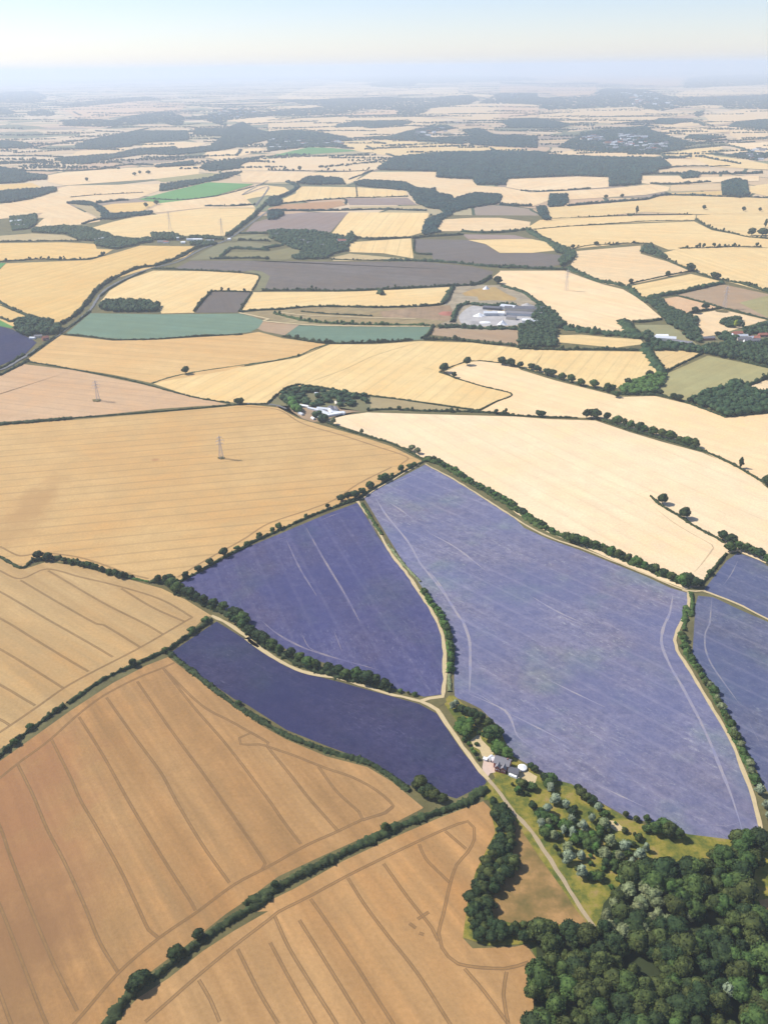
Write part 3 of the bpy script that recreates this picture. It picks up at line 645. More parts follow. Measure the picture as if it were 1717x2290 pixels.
F('far', 'B1 220 72 300 0 A1 420 985 620 1085 B1 620 42 500 62 300 82', k=1.1)
F('olive', 'B1 1420 142 1600 122 1659 127 B2 130 125 160 160 0 165 B1 1480 160', k=1.25)
F('olive', 'B1 1170 282 1350 182 1500 167 1659 182 B2 230 185 100 215 B1 1659 222 1440 212 1370 272', k=1.1)
F('grass', 'B1 1360 272 1420 232 1659 230 B2 220 215 300 200 400 240 250 280 B1 1500 275', k=.75)
F('brown', 'B2 0 107 50 50 230 0 A2 240 1037 500 1037 B2 620 2 520 112 450 122 250 102', 'B2 100 100 400 0', stripe=20, amt=.2)
F('straw', 'B2 520 132 620 2 A2 500 1037 990 1040 B2 1130 2 1090 112 1000 137 700 142', 'B2 560 130 700 0', stripe=40, amt=.5, k=1.05)
F('straw', 'B2 640 172 1020 147 1035 272 850 240 640 232', 'B2 860 280 900 150', stripe=40, amt=.6, k=1.02)
F('drygrass', 'B2 530 267 640 242 1030 278 900 287 540 287', k=1.25)
# ---- farther: left
F('straw', 'A2 180 877 560 882 850 907 860 932 650 945 480 947 100 982 80 960 170 920', 'A2 200 960 240 880', stripe=50, amt=.45)
F('orange', 'A2 0 1012 100 987 450 967 480 992 350 1020 0 1027', k=.8)
F('brown', 'A2 480 952 860 947 920 992 500 992', k=1.05); F('drygrass', 'A2 500 1002 940 997 980 1022 510 1022', k=1.1)
F('straw', 'A2 0 872 100 882 140 912 60 942 0 932 A1 1400 980 1500 930')
F('far', 'A2 0 785 350 792 600 782 540 842 490 862 300 825 200 845 0 855 A1 1500 850 1480 780', k=1.1)
F('far', 'A2 530 847 640 787 1040 787 1030 822 1260 842 1290 872 1460 882 1659 932 A3 310 962 200 1002 0 987 A2 1450 990 1420 932 1200 932 1150 952 1000 902 850 872 540 852', k=1.1)
F('cream', 'A2 0 700 400 682 780 692 650 782 180 777 0 772', 'A2 0 740 700 720', stripe=60, amt=.3, k=.9)
F('bright', 'A2 0 692 250 635 400 640 560 657 350 672 A1 1640 700', k=.9)
F('straw', 'A2 360 602 750 592 1210 622 1550 642 1659 662 1250 672 1070 682 830 707 780 692 560 662 490 642', k=.95)
F('far', 'A2 0 480 200 455 430 445 700 440 860 432 1100 472 900 522 750 572 520 582 350 560 0 542', k=1.0)
F('straw', 'A1 960 960 860 955 1060 915 1300 855 1570 865 1500 890 1340 935 1150 965 1000 980'.replace('960 960 ', ''), k=.4, name='verge')
F('bright', 'A1 860 957 1060 905 1290 852 1570 862 1480 890 1340 932 1150 962 1000 982', k=1.05)
F('far', 'A1 400 790 800 762 1240 750 1230 800 960 832 400 872 300 850 290 810', k=1.12)
F('grass', 'A1 960 832 1000 820 1240 800 1400 795 1380 830 1000 850', k=1.1)
F('far', 'A1 0 990 200 940 420 872 1000 862 990 900 860 950 620 975 410 980 620 1085 220 1070 270 1040 0 1080', k=1.08)
F('gold', 'A1 620 1000 700 985 950 970 960 990 880 1030 700 1040', k=1.0)
F('gold', 'A1 -300 880 0 868 200 855 250 880 240 895 100 895 0 910 -300 930', k=.95)
F('drygrass', 'A1 420 975 540 970 620 1010 660 1050 640 1085'); F('far', 'A1 1000 980 1340 940 1570 875 A2 0 870 0 900 A1 1500 930 1580 1010 1250 1010 880 1050', k=1.1)
F('far', 'A1 440 690 480 660 800 635 800 655 700 685 480 695', k=1.05); F('far', 'A1 870 635 900 610 1140 600 1280 610 1200 640 1090 645', k=1.08)
F('far', 'A1 1250 690 1280 665 1600 640 1640 650 1380 720', k=1.15); F('far', 'A1 1480 740 1600 705 A2 0 700 0 740 50 780 A1 1500 780', k=1.1)
F('pink', 'A1 340 400 500 385 860 350 1150 365 1130 400 800 440 600 462 480 455 430 420', k=1.0)
F('far', 'A1 1400 470 1500 445 A2 0 455 200 450 0 480 A1 1540 490', k=1.1)
F('cream', 'A2 60 320 250 265 560 220 700 270 1180 265 1170 300 1400 315 1400 340 1300 320 700 310 260 345 60 335', k=.9)
F('pink', 'A2 430 430 790 405 800 430 440 440'); F('far', 'A2 0 380 340 380 250 395 0 415'); F('far', 'A2 1000 390 1300 365 1659 370 1659 460 1300 470 870 432 1000 410', k=1.0)
F('far', 'A2 780 360 1000 335 990 365 820 372')
# right far
F('cream', 'A3 50 832 480 817 670 822 672 882 400 902 200 912 40 882', k=.95)
F('far', 'A3 0 880 40 885 190 915 420 905 680 890 860 872 940 865 1050 880 1040 905 900 930 430 960 420 1000 400 1000 410 930 300 930 310 962 200 1002 0 985', k=1.12)
F('straw', 'A3 420 1000 640 985 900 960 1010 925 1370 930 1659 955 2000 960 2000 1010 1659 1045 1220 1050 900 1035 300 1090 280 1060 270 1010', 'A3 400 1060 1600 980', stripe=50, amt=.2, k=.95)
F('cream', 'A3 870 812 1110 812 1130 832 1240 820 1600 812 1600 845 1360 850 1230 862 1100 865 930 865 870 855', k=.95)
F('far', 'A3 1060 870 1360 862 1370 900 1060 910 1050 890', k=.95); F('gold', 'A3 1060 920 1370 905 1375 935 1010 925', k=.9)
F('far', 'A3 1010 705 1250 710 1300 760 1060 758 1050 740', k=1.1); F('far', 'A3 980 785 1060 765 1290 765 1310 795 1000 800', k=1.0)
F('straw', 'A3 1020 680 1200 645 1360 632 1380 645 1300 670 1330 690 1500 710 1659 740 1659 775 1300 755 1220 710 1040 690')
F('cream', 'A3 1400 610 1659 605 2000 600 2000 680 1600 670 1500 640', k=1.0); F('cream', 'A3 1370 670 1440 645 1530 655 1540 675 1460 685', k=.95)
F('straw', 'A3 1530 880 1659 860 2000 850 2000 940 1659 940 1540 915'); F('far', 'A3 340 670 480 652 800 668 990 685 930 705 600 695 400 685', k=1.1)
F('far', 'A3 970 540 1060 520 1400 500 1420 540 1200 555 1040 562 1190 605'.replace(' 1190 605', ''), k=1.1); F('far', 'A3 1430 510 1659 525 2000 540 2000 600 1480 590 1420 560', k=1.05)
F('far', 'A3 1260 440 1500 400 1659 405 1659 460 1500 470 1400 490 1010 520 1000 500 1290 470', k=1.05)
F('far', 'A3 1080 310 1150 285 1310 262 1659 250 2000 250 2000 305 1320 320 1110 330', k=1.05); F('pink', 'A3 0 375 240 385 240 440 0 455', k=1.0)
F('far', 'A3 250 410 700 390 900 390 1000 420 1210 430 960 465 700 490 500 480 430 495 240 460', k=1.0); F('far', 'A3 1160 385 1290 372 1370 380 1350 395 1200 395', k=1.0)
F('pink', 'A3 0 250 200 255 350 270 600 260 590 320 400 330 250 290 0 300', k=.95); F('pink', 'A3 100 200 400 190 800 170 800 200 1140 205 1100 260 800 250 500 230', k=.9)
# scrubland and woodland floor at lower right
SCR = NT('scrub_grass'); _p = SCR.pos()
_c = SCR.ramp(SCR.noise(_p, 0.07, 4, 0.7), [(0.30, (0.045, 0.075, 0.018)), (0.44, (0.12, 0.13, 0.025)), (0.55, (0.26, 0.215, 0.035)), (0.68, (0.34, 0.23, 0.09))])
_c = SCR.mix(SCR.math('MULTIPLY', SCR.noise(_p, 0.6, 3, .8), .5), _c, (0.07, 0.085, 0.02, 1)); SCR.color(_c)
field('scrub_ground', SCR.m, 'D2 1480 1110 1540 1080 1500 1000 F 560 960 600 850 450 760 370 640 300 600 220 400 80 200 60 160 130 90 200 90 290 180 560 340 700 440 800 600 880 800 1000 900 1240 1040 1400 1120 1640 1180 D3 600 1220 800 1340 900 1370 E3 1000 150 1160 210 1480 250 1590 220 1640 200 2200 800 2200 1600 200 1600 200 1382 240 1000 180 890 E2 1500 900 1340 850 1370 620 1420 440 1540 200 1500 0 1470 0')
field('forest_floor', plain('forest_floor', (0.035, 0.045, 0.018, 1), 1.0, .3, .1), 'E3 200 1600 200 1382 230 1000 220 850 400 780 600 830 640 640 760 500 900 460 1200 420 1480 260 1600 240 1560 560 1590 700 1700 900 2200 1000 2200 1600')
heath = NT('dry_meadow'); _p = heath.pos()
heath.color(heath.mix(heath.math('MULTIPLY', heath.noise(_p, 0.5, 3, .8), .5), heath.ramp(heath.noise(_p, 0.05, 4, .65), [(0.32, (0.12, 0.10, 0.03)), (0.48, (0.25, 0.155, 0.055)), (0.66, (0.42, 0.24, 0.095))]), (0.12, 0.09, 0.035, 1)))
field('dry_meadow', heath.m, 'E3 60 60 130 180 250 360 380 540 480 690 560 780 400 760 220 800 0 740 E2 1500 700 1540 560 1659 430 E3 80 330 90 200 60 100')
field('sandy_patch', MT['gravel'], 'F 400 640 500 560 540 640 640 740 690 800 600 850 540 840 510 760 430 720', smoothed=True)
field('sandy_patch', MT['gravel'], 'J 1170 470 1250 480 1340 560 1340 600 1250 600 1190 560', smoothed=True)
field('farm_yard', MT['yard'], 'F 560 870 700 820 730 900 700 980 700 1040 640 1050 600 1110 560 1060 540 980', smoothed=True)
field('farm_yard', MT['gravel'], 'F 970 1040 1080 1010 1220 1090 1200 1160 1160 1190 1000 1130', smoothed=True)
field('earth_patch', field_mat('orange_earth', (0.42, 0.24, 0.10, 1)), 'E3 1600 620 1700 600 1800 900 1659 780')
field('track_verge', verge, 'D2 1110 590 1230 575 1240 610 1190 640')

# ---- tracks and roads
track('farm_track', MT['gravel'], 'D1 1310 75 1450 150 1600 270 D2 0 215 150 320 350 420 600 470 850 550 1080 605 1180 660 1270 790 1370 930 1450 1040 1500 1090', 3.6)
track('farm_track', MT['dirt'], 'D2 1500 1090 1600 1220 1650 1290 E3 90 80 200 200 350 430 500 670 600 815', 3.0, 0.01)
track('farm_track', MT['gravel'], 'D2 1080 605 1130 585 1215 575 1228 350 1215 200 1170 90 1125 10 C2 1000 1070 880 910 800 760 740 680 690 612', 3.6, 0.02)
track('farm_track', MT['gravel'], 'C3 1130 1160 1165 1175 1165 1260 1145 1340 D3 1130 100 1085 200 1095 290 1160 390 1290 610 1400 800 1460 920 1520 1080 1580 1250 E3 1600 130 1640 260', 3.2, 0.01)
track('field_margin', MT['gravel'], 'C2 1105 382 1300 487 1659 715 C3 150 755 300 832 500 903 900 1062 1150 1165 1270 1165', 2.8, 0.02)
track('farm_track', MT['gravel'], 'C3 1250 1165 1350 1200 1500 1262 1659 1342 2200 1570', 2.6, 0.03)
track('field_margin', MT['gravel'], 'C2 1095 362 1050 400 1000 425 900 485 800 540 715 600', 1.8, 0.04)
track('road', MT['tarmac'], 'B1 -700 1180 0 965 150 885 350 755 550 600 620 500 700 437 900 345 1100 293 1250 215 1410 155 1600 20 1659 -20', 6.5)
track('farm_track', MT['gravel'], 'B1 1480 608 1659 648 B2 110 658 320 680 500 688 800 692 1140 692', 7)
track('quarry_track', MT['gravel'], 'B2 200 605 350 622 600 632 800 640 1050 645', 6)
track('farm_track', MT['tarmac'], 'C2 0 8 100 10 200 22 250 40', 5)
track('farm_track', MT['tarmac'], 'A1 1659 840 1500 930 A2 0 880 A1 1580 1000', 6)
# ================================================================ HEDGES
H = hedge
H('D1 -500 1270 0 945 90 860 200 775 330 680 400 635', 'thick dark hedge along left edge, lower end of the hedge below the left tramlined wheat', w=3.4, h=2.8, lump=.35)
H('D1 420 620 480 580 600 495 700 440 860 370 1030 290', 'dark brown-green hedge from the left wheat to the corner of the dark purple field', w=3.2, h=2.6)
H('D1 1040 295 1100 245 1200 180 1310 100', 'short dark hedge closing the upper left side of the dark purple field', w=3.6, h=3.2)
H('D1 1040 300 1200 430 1450 625 1659 745 D2 0 675 250 815 500 912 750 985 900 1075 1010 1160', 'long thick hedge between the dark purple field and the wheat below it', w=4.6, h=2.8, lump=.2)
H('E1 480 1600 680 1370 800 1210 1000 1065 1200 905 1400 762 1659 605 E2 0 645 200 540 400 430 600 335', 'heavy dark hedge running off the bottom edge between the two lowest wheat fields', w=5.2, h=3.2, lump=.25)
H('E2 590 335 850 208 1000 142 1200 72 1400 0 D2 1400 1195 1490 1150', 'dark hedge rising to the track junction above the bottom wheat field', w=6, h=3.2, lump=.25)
H('C1 -400 800 0 955 70 995 140 1025 200 985', 'low hedge in a shallow V at left edge of the big wheat field', w=3.2, h=2.6)
H('C1 200 985 330 965 500 1000 700 1060 820 1085', 'hedge with bushy trees below the big wheat field on the left', w=4.5, h=4.0, lump=.4, trees=.0)
H('C1 820 1090 920 1110', 'yellow-green low hedge gap at the foot of the big wheat field', w=3, h=1.6, mat='leaf_bright')
H('C1 -500 175 0 138 450 100', 'very dark straight hedge at left edge above the big wheat field', w=8, h=3.8, lump=.1)
H('C1 450 98 800 72 1100 48 1400 20', 'thin dark hedge line across the top of the big wheat field', w=3, h=2.0, lump=.15)
H('C2 500 125 600 165 700 195 800 225 900 255 1000 300 1095 355', 'clipped dark hedge from the white sheds down to the purple field corner', w=3.4, h=2.8)
H('C2 1095 368 960 435 830 510 700 590', 'hedge along the top left edge of the large purple field', w=2.6, h=2.2)
H('C2 690 600 560 645 400 705 250 772 120 830 0 885 C1 1550 880 1400 955 1250 1040 1110 1110', 'long low hedge between the big wheat field and the middle purple field', w=3.0, h=2.6, lump=.3)
H('C2 720 630 800 760 840 820', 'green hedge beside the pale track at the top of the middle purple field', w=4, h=2.6, mat='leaf')
H('C2 880 880 980 1010 1080 1110', 'low grassy hedge in the middle of the pale track line between purple fields', w=3.2, h=1.6, mat='leaf_pale')
H('D2 1255 440 1260 545', 'short low hedge by the track junction beside the purple fields', w=3.5, h=1.6, mat='leaf_pale')
H('C3 1240 1135 1300 1060 1400 935', 'short hedge between pale wheat and the right purple field', w=3.6, h=2.4)
H('C3 1180 1175 1190 1250 1180 1320 D3 1150 20 1140 170', 'thin hedge leaving the right track crossing southwards', w=4.0, h=2.2, mat='leaf')
H('C3 930 580 1000 640 1100 700 1200 765 1330 835 1390 870', 'isolated hedge spur reaching into the pale wheat on the right', w=3.2, h=2.2)
H('C3 0 78 100 82 300 92 480 97', 'thin dark hedge above the pale wheat field, its straight left stretch', w=3, h=2.4)
H('C3 600 100 800 170 1000 225 1250 300', 'thick hedge with trees curving above the pale wheat field', w=6, h=4.5, lump=.3)
H('C3 1250 298 1400 365 1500 420 1659 515 2100 800', 'plain dark hedge running down to the right edge above the pale wheat', w=4, h=3)
H('B2 1195 975 1300 1012 1450 1060 1640 1110 1540 1160 1440 1210', 'zigzag low hedge with sharp corner in the cream wheat fields', w=2.6, h=1.6)
H('B2 1200 970 1300 930 1370 910 1440 905 1560 915', 'faint dark hedge above the zigzag corner of cream wheat', w=2.4, h=1.5)
H('B2 1600 920 1659 930 B3 60 925 130 948 340 1010 500 1055 640 1090', 'hedge with spaced round trees crossing the cream wheat on the right', w=3, h=2.4)
H('B2 750 1212 900 1205 1100 1215 1440 1222 1659 1240', 'tree-dotted dark hedge below the pale grass strip east of the white sheds', w=4, h=3.2, lump=.4, trees=.35, th=9)
H('B2 600 1100 800 1125 1000 1150 1200 1180 1440 1212', 'clipped hedge above the pale grass strip east of the white sheds', w=3.2, h=2.2)
H('B2 140 1165 200 1110 260 1070 340 1050', 'hedge curving round the west side of the white shed farm', w=3.4, h=3)
H('B2 340 1058 450 1070 600 1098', 'hedge along the north side of the white shed farm', w=3.4, h=3)
H('C1 1400 18 1659 10 C2 130 12', 'hedge west of the white shed farm above the big wheat field', w=3.2, h=2.0)
H('B1 150 905 200 915 300 930 460 960 700 1003 870 1042 1100 1105 1250 1140 1420 1165', 'thin hedge winding between the pink wheat and the gold wheat on the left', w=3, h=2.0)
H('B1 940 1043 1060 1005 1200 975 1400 945 1659 910 B2 0 935 320 873 420 830 510 800', 'thin grassy hedge line splitting the two gold wheat fields', w=2.6, h=1.2, mat='leaf_pale')
H('B1 400 742 550 755 700 775 850 775 1000 770 1200 755 1500 742', 'dark hedge along the bottom of the left teal field', w=4, h=3)
H('B2 230 752 320 770 450 792 620 797 900 787 1030 775', 'bushy hedge along the bottom of the right teal field', w=6, h=5, lump=.4, trees=.5, th=9)
H('B2 1090 770 1130 740 1155 690', 'short bushy hedge at the east end of the teal field', w=6, h=5, trees=.5)
H('B2 1100 775 1300 778 1500 800 1659 812 B3 120 825', 'hedge with rounded trees below the small tan field by the quarry', w=6, h=5, lump=.4, trees=.6, th=11)
H('B3 120 830 400 838 600 835 900 842', 'straight hedge above the cream wheat south of the square copse', w=5, h=4, trees=.5, th=10)
H('B3 905 840 940 890 980 950 1010 980', 'thick dark hedge running down to the green copse on the right', w=16, h=7, trees=.9, th=11, mat='wood')
H('B3 1030 970 1100 935 1250 860', 'short diagonal hedge between two grassy fields on the right', w=4, h=3.5)
H('B3 900 835 1000 825 1250 855 1400 880 1659 948 1900 975', 'hedge along the south side of the right-hand village', w=6, h=5, trees=.4)
H('B3 960 1115 1100 1145 1200 1180 1400 1255', 'hedge between the mown grass field and cream wheat beside the big copse', w=4, h=3)
H('B3 640 1085 730 1110 960 1115', 'low hedge under the green copse on the right', w=6, h=4)
H('B3 1500 1065 1580 1040 1659 1005 1800 960', 'hedge with round trees at right edge above the big copse', w=6, h=5, trees=.8, th=10)
H('B3 400 700 500 718 620 735 720 742 800 750 870 765', 'thick wooded hedge below the cream field east of the quarry', w=22, h=8, trees=1.2, th=11, mat='wood')
H('B3 765 665 790 700 830 745 880 770', 'thick short wooded hedge by the grass paddock right of the quarry', w=22, h=8, trees=1, th=11, mat='wood')
H('B3 820 665 900 665 1000 650', 'hedge along the top of the grass paddock right of the quarry', w=6, h=5, trees=.6)
H('B3 0 330 120 330 240 335 400 340 440 330', 'wooded hedge above the cream field north-east of the quarry', w=10, h=6, trees=.9, th=10, mat='wood')
H('B3 420 335 520 375 600 410 700 430 800 460 850 505 920 545', 'curving wooded hedge beyond the cream field east of the quarry', w=13, h=6, trees=.8, th=10, mat='wood')
H('B3 790 445 810 428 1000 385 1180 350', 'thin straight hedge between two far gold wheat fields', w=4, h=3)
H('B3 920 540 950 510 1060 495 1200 465 1380 425', 'dense dark hedge leading right to the pylon field corner', w=12, h=8, trees=.8, th=11, mat='wood')
H('B3 880 225 960 255 1040 285 1180 345 1330 400 1400 410', 'hedge with scattered trees running diagonally on the far right', w=5, h=4.5, trees=.6, th=10)
H('B3 1400 410 1500 430 1659 480 1900 545', 'tree-lined hedge beyond the brown pylon field at right', w=7, h=6, trees=.9, th=11)
H('B3 1080 500 1200 530 1370 577 1500 610 1659 650 1850 710', 'thin dark hedge passing the foot of the right-hand pylon', w=5, h=3.4)
H('B3 1120 628 1200 605 1370 578', 'short dark hedge left of the right-hand pylon', w=5, h=4)
H('B3 680 188 770 180 880 178 950 185', 'hedge of small trees on the gold slope at right', w=4, h=3, trees=.8, th=9)
H('B3 1110 210 1300 205 1450 200 1610 200', 'row of dark round trees in a thin hedge at far right', w=5, h=3, trees=.9, th=14)
H('B3 1210 30 1310 90 1450 120 1540 140 1900 170', 'dotted hedge curving at the upper right below the far fields', w=5, h=4, trees=.8, th=11)
H('B3 210 92 340 80 500 68 700 55 900 42 1210 36', 'thin hedge line across the far pale field on the right', w=4, h=2.5)
H('B3 250 30 500 18 800 5 A3 1190 1050', 'thin dark hedge above the far pale field on the right', w=4, h=2.5, trees=.3)
H('B2 1030 150 1100 140 1340 125', 'hedge of small trees at the top of the grey field', w=8, h=6, trees=1, th=9)
H('B2 1330 105 1480 115 1659 105 B3 100 100 180 95', 'wooded hedge under the far striped field right of centre', w=9, h=6, trees=1, th=11, mat='wood')
H('B3 180 100 260 150 320 180 360 220', 'thick wooded hedge curling down beside the grey field', w=20, h=8, trees=1.3, th=12, mat='wood')
H('B2 1040 160 1045 240 1150 250', 'dark hedge on the left side of the grey field', w=5, h=5, trees=.6)
H('B2 850 285 1000 285 1150 290 1300 300 1500 322 1659 325', 'broken wooded hedge below the grey field', w=12, h=6, trees=.9, th=10, mat='wood')
H('B2 1380 440 1450 425 1510 390', 'hedge at the right end of the big dark ploughed field', w=9, h=6, trees=.9, th=10)
H('B2 100 472 300 470 600 475 900 462 1100 450 1380 438', 'long dark hedge under the big dark ploughed field', w=6, h=5, trees=.5, th=10)
H('B2 825 475 840 500', 'short dark block of hedge poking into the gold wheat below the ploughed field', w=14, h=9)
H('B1 940 335 1100 340 1300 350 1500 362', 'hedge above the sickle-shaped gold field left of centre', w=6, h=4, trees=.5)
H('B1 1500 362 1600 378 1590 420 1560 470', 'faint hedge rounding the end of the sickle-shaped gold field', w=4, h=2.5)
H('B1 1560 480 1520 540 1480 600', 'hedge right of the small dark square field', w=4, h=4, trees=.4)
H('B1 1200 600 1240 550 1310 475', 'hedge left of the small dark square field', w=5, h=5, trees=.5)
H('B1 1310 475 1400 475 1550 480', 'hedge with two trees above the small dark square field', w=4, h=3, trees=.4, th=11)
H('B1 1480 603 1659 590 B2 200 590 400 572 700 573 800 577', 'long dark hedge arching over the pale quarry approach', w=5, h=4.5, trees=.2)
H('B2 800 577 1000 572 1220 552 1275 450', 'hedge bending up to the quarry at the end of the gold wheat', w=6, h=5, trees=.4)
H('B2 170 610 350 655 500 672 700 680 1140 688', 'bushy green verge hedge above the right teal field', w=7, h=4, trees=.8, th=9, mat='leaf')
H('B2 340 600 500 615 650 622 780 628', 'rubbly low hedge line in the quarry approach strip', w=4, h=3)
H('B1 -500 1140 0 955 150 870', 'roadside hedge at left edge beside the blue-purple field', w=6, h=4)
H('B1 0 995 140 925 175 900', 'short hedge south of the road at left edge', w=5, h=3.5)
H('B1 180 875 300 790 380 730 470 670 560 600', 'dark hedge on the lower side of the curving road', w=5, h=3.5)
H('B1 380 680 460 630 540 545 600 470 700 400 850 335 960 318 1100 270 1160 240', 'thick tree-lined hedge on the upper side of the curving road', w=9, h=6.5, trees=.9, th=10)
H('B1 620 510 680 460 800 395 900 352', 'brown-stemmed hedge inside the curve of the road', w=4, h=3)
H('B1 1100 265 1240 200 1340 180', 'hedge of large bushes where the road reaches the hamlet', w=9, h=7, trees=.8)
H('B1 1410 135 1480 80 1560 20 A1 1580 1050 1659 970', 'thick dark hedge climbing away from the roadside hamlet', w=14, h=9, trees=1, th=12, mat='wood')
H('B1 -400 420 0 545 60 580 200 635 260 650', 'hedge with bushes above the narrow gold strip at left edge', w=7, h=6, trees=.7)
H('B1 -300 620 0 640 70 665 100 650', 'low hedge above the bright grass sliver at left edge', w=6, h=4, trees=.5)
H('B1 -200 300 60 288 250 278 400 280 560 275 640 250', 'hedge with round trees below the orange-gold field at far left', w=6, h=4, trees=.6, th=12)
H('B1 -300 172 60 168 300 165 500 165', 'hedge above the orange-gold field at far left', w=5, h=4, trees=.5)
H('B1 1470 160 1659 165 B2 150 170', 'dark hedge below the small green paddock right of the hamlet', w=6, h=6, trees=.8)
H('B1 1480 118 1659 118 B2 140 118', 'wooded hedge above the small green paddock right of the hamlet', w=7, h=7, trees=1, mat='wood')
H('B1 1360 270 1400 235 1450 212 1659 222 B2 100 215 230 190', 'curved hedge round the olive field left of the hall wood', w=9, h=7, trees=.9, mat='wood')
H('B1 1300 275 1500 272 1659 275 B2 120 278', 'dark hedge above the left end of the big ploughed field', w=6, h=6, trees=.7)
H('B2 530 278 700 284 860 285 1000 285', 'thin hedge under the striped paddock right of the hall', w=5, h=3, trees=.4)
H('B2 630 140 780 155 900 150 1020 145', 'hedge of dark trees above the striped paddock', w=6, h=6, trees=.9)
H('B3 430 215 560 190 680 185', 'sparse line of low bushes above the far gold slope', w=3, h=2, trees=.3)
H('C2 1110 350 1200 385 1300 440 1400 505 1500 560 1659 650 C3 60 640 150 700 250 765 400 835 600 900 800 985 1000 1065 1180 1140', 'continuous green undergrowth below the tree belt between large purple field and pale wheat', w=8, h=4.5, lump=.3, mat='leaf')
H('C2 1090 1160 1130 1230 1180 1290 D2 1190 60 1225 130 1250 200 1265 280 1265 350 1260 430', 'green undergrowth below the trees beside the central pale track', w=5, h=3.2, mat='leaf_bright')
H('D3 1120 180 1140 260 1175 340 1230 420 1310 540 1390 700 1470 860 1540 1010 1590 1130', 'green undergrowth below the belt left of the lower right purple field', w=5.5, h=3.2, mat='leaf')
H('C1 930 1110 1030 1120 1090 1165 1230 1230 1320 1270 1500 1365 D1 1560 195 1659 265 D2 100 240 250 330 420 405 640 465 900 530', 'dark undergrowth below the tree belt above the curving pale track', w=7, h=4.0, mat='hedge')
# farther hedges
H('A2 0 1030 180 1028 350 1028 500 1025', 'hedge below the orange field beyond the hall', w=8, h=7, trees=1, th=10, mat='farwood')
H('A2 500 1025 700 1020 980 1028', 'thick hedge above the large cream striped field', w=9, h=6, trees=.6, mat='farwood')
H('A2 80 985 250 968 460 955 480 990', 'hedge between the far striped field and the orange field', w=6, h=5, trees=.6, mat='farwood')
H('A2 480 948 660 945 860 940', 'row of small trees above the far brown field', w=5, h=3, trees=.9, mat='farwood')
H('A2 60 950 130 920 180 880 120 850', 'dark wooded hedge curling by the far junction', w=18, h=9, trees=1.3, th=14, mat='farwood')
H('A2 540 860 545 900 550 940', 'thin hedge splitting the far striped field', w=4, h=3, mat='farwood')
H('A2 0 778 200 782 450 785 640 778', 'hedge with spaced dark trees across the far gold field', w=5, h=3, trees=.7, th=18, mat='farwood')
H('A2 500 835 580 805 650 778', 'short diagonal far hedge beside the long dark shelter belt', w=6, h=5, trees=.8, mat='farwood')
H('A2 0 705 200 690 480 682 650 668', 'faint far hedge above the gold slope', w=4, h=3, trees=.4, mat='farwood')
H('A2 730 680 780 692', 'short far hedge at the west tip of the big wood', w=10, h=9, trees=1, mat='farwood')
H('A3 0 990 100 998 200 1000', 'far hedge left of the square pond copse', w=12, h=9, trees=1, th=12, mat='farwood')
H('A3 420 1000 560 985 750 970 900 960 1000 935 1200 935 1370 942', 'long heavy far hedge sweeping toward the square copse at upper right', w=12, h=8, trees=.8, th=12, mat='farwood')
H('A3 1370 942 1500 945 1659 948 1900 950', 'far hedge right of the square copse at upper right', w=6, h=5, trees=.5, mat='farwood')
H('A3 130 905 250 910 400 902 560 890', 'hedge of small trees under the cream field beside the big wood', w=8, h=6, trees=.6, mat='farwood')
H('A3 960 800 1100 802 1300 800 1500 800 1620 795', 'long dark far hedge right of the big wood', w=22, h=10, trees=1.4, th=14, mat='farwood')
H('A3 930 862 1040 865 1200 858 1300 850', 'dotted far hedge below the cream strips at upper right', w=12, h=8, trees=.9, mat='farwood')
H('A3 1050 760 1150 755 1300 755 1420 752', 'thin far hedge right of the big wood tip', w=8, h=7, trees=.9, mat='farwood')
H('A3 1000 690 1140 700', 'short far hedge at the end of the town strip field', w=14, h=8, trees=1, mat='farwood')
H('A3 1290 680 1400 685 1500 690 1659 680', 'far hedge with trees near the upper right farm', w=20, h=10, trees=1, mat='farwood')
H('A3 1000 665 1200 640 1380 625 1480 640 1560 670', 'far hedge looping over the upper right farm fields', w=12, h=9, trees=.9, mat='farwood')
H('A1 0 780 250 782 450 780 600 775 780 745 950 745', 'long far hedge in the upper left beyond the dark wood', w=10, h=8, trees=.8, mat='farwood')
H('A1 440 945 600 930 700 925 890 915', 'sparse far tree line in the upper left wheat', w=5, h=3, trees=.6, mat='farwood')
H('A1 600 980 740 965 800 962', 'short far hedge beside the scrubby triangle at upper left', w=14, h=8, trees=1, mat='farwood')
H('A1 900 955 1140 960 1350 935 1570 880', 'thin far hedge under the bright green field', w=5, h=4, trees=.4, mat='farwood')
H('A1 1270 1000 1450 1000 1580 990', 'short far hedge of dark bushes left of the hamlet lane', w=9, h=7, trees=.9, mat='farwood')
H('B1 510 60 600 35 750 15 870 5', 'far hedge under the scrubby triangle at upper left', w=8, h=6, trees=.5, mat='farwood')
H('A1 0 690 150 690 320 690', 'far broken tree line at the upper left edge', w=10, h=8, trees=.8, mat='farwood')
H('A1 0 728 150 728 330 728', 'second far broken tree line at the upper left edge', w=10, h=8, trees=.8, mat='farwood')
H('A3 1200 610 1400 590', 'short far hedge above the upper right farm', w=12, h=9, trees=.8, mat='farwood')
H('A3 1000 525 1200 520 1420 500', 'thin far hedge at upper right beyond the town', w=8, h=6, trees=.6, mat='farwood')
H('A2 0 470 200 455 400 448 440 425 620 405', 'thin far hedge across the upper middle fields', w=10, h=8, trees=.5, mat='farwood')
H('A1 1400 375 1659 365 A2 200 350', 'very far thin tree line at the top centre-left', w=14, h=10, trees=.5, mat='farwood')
H('A3 1000 330 1300 325 1659 315', 'very far thin tree line at the top right', w=18, h=12, trees=.6, mat='farwood')

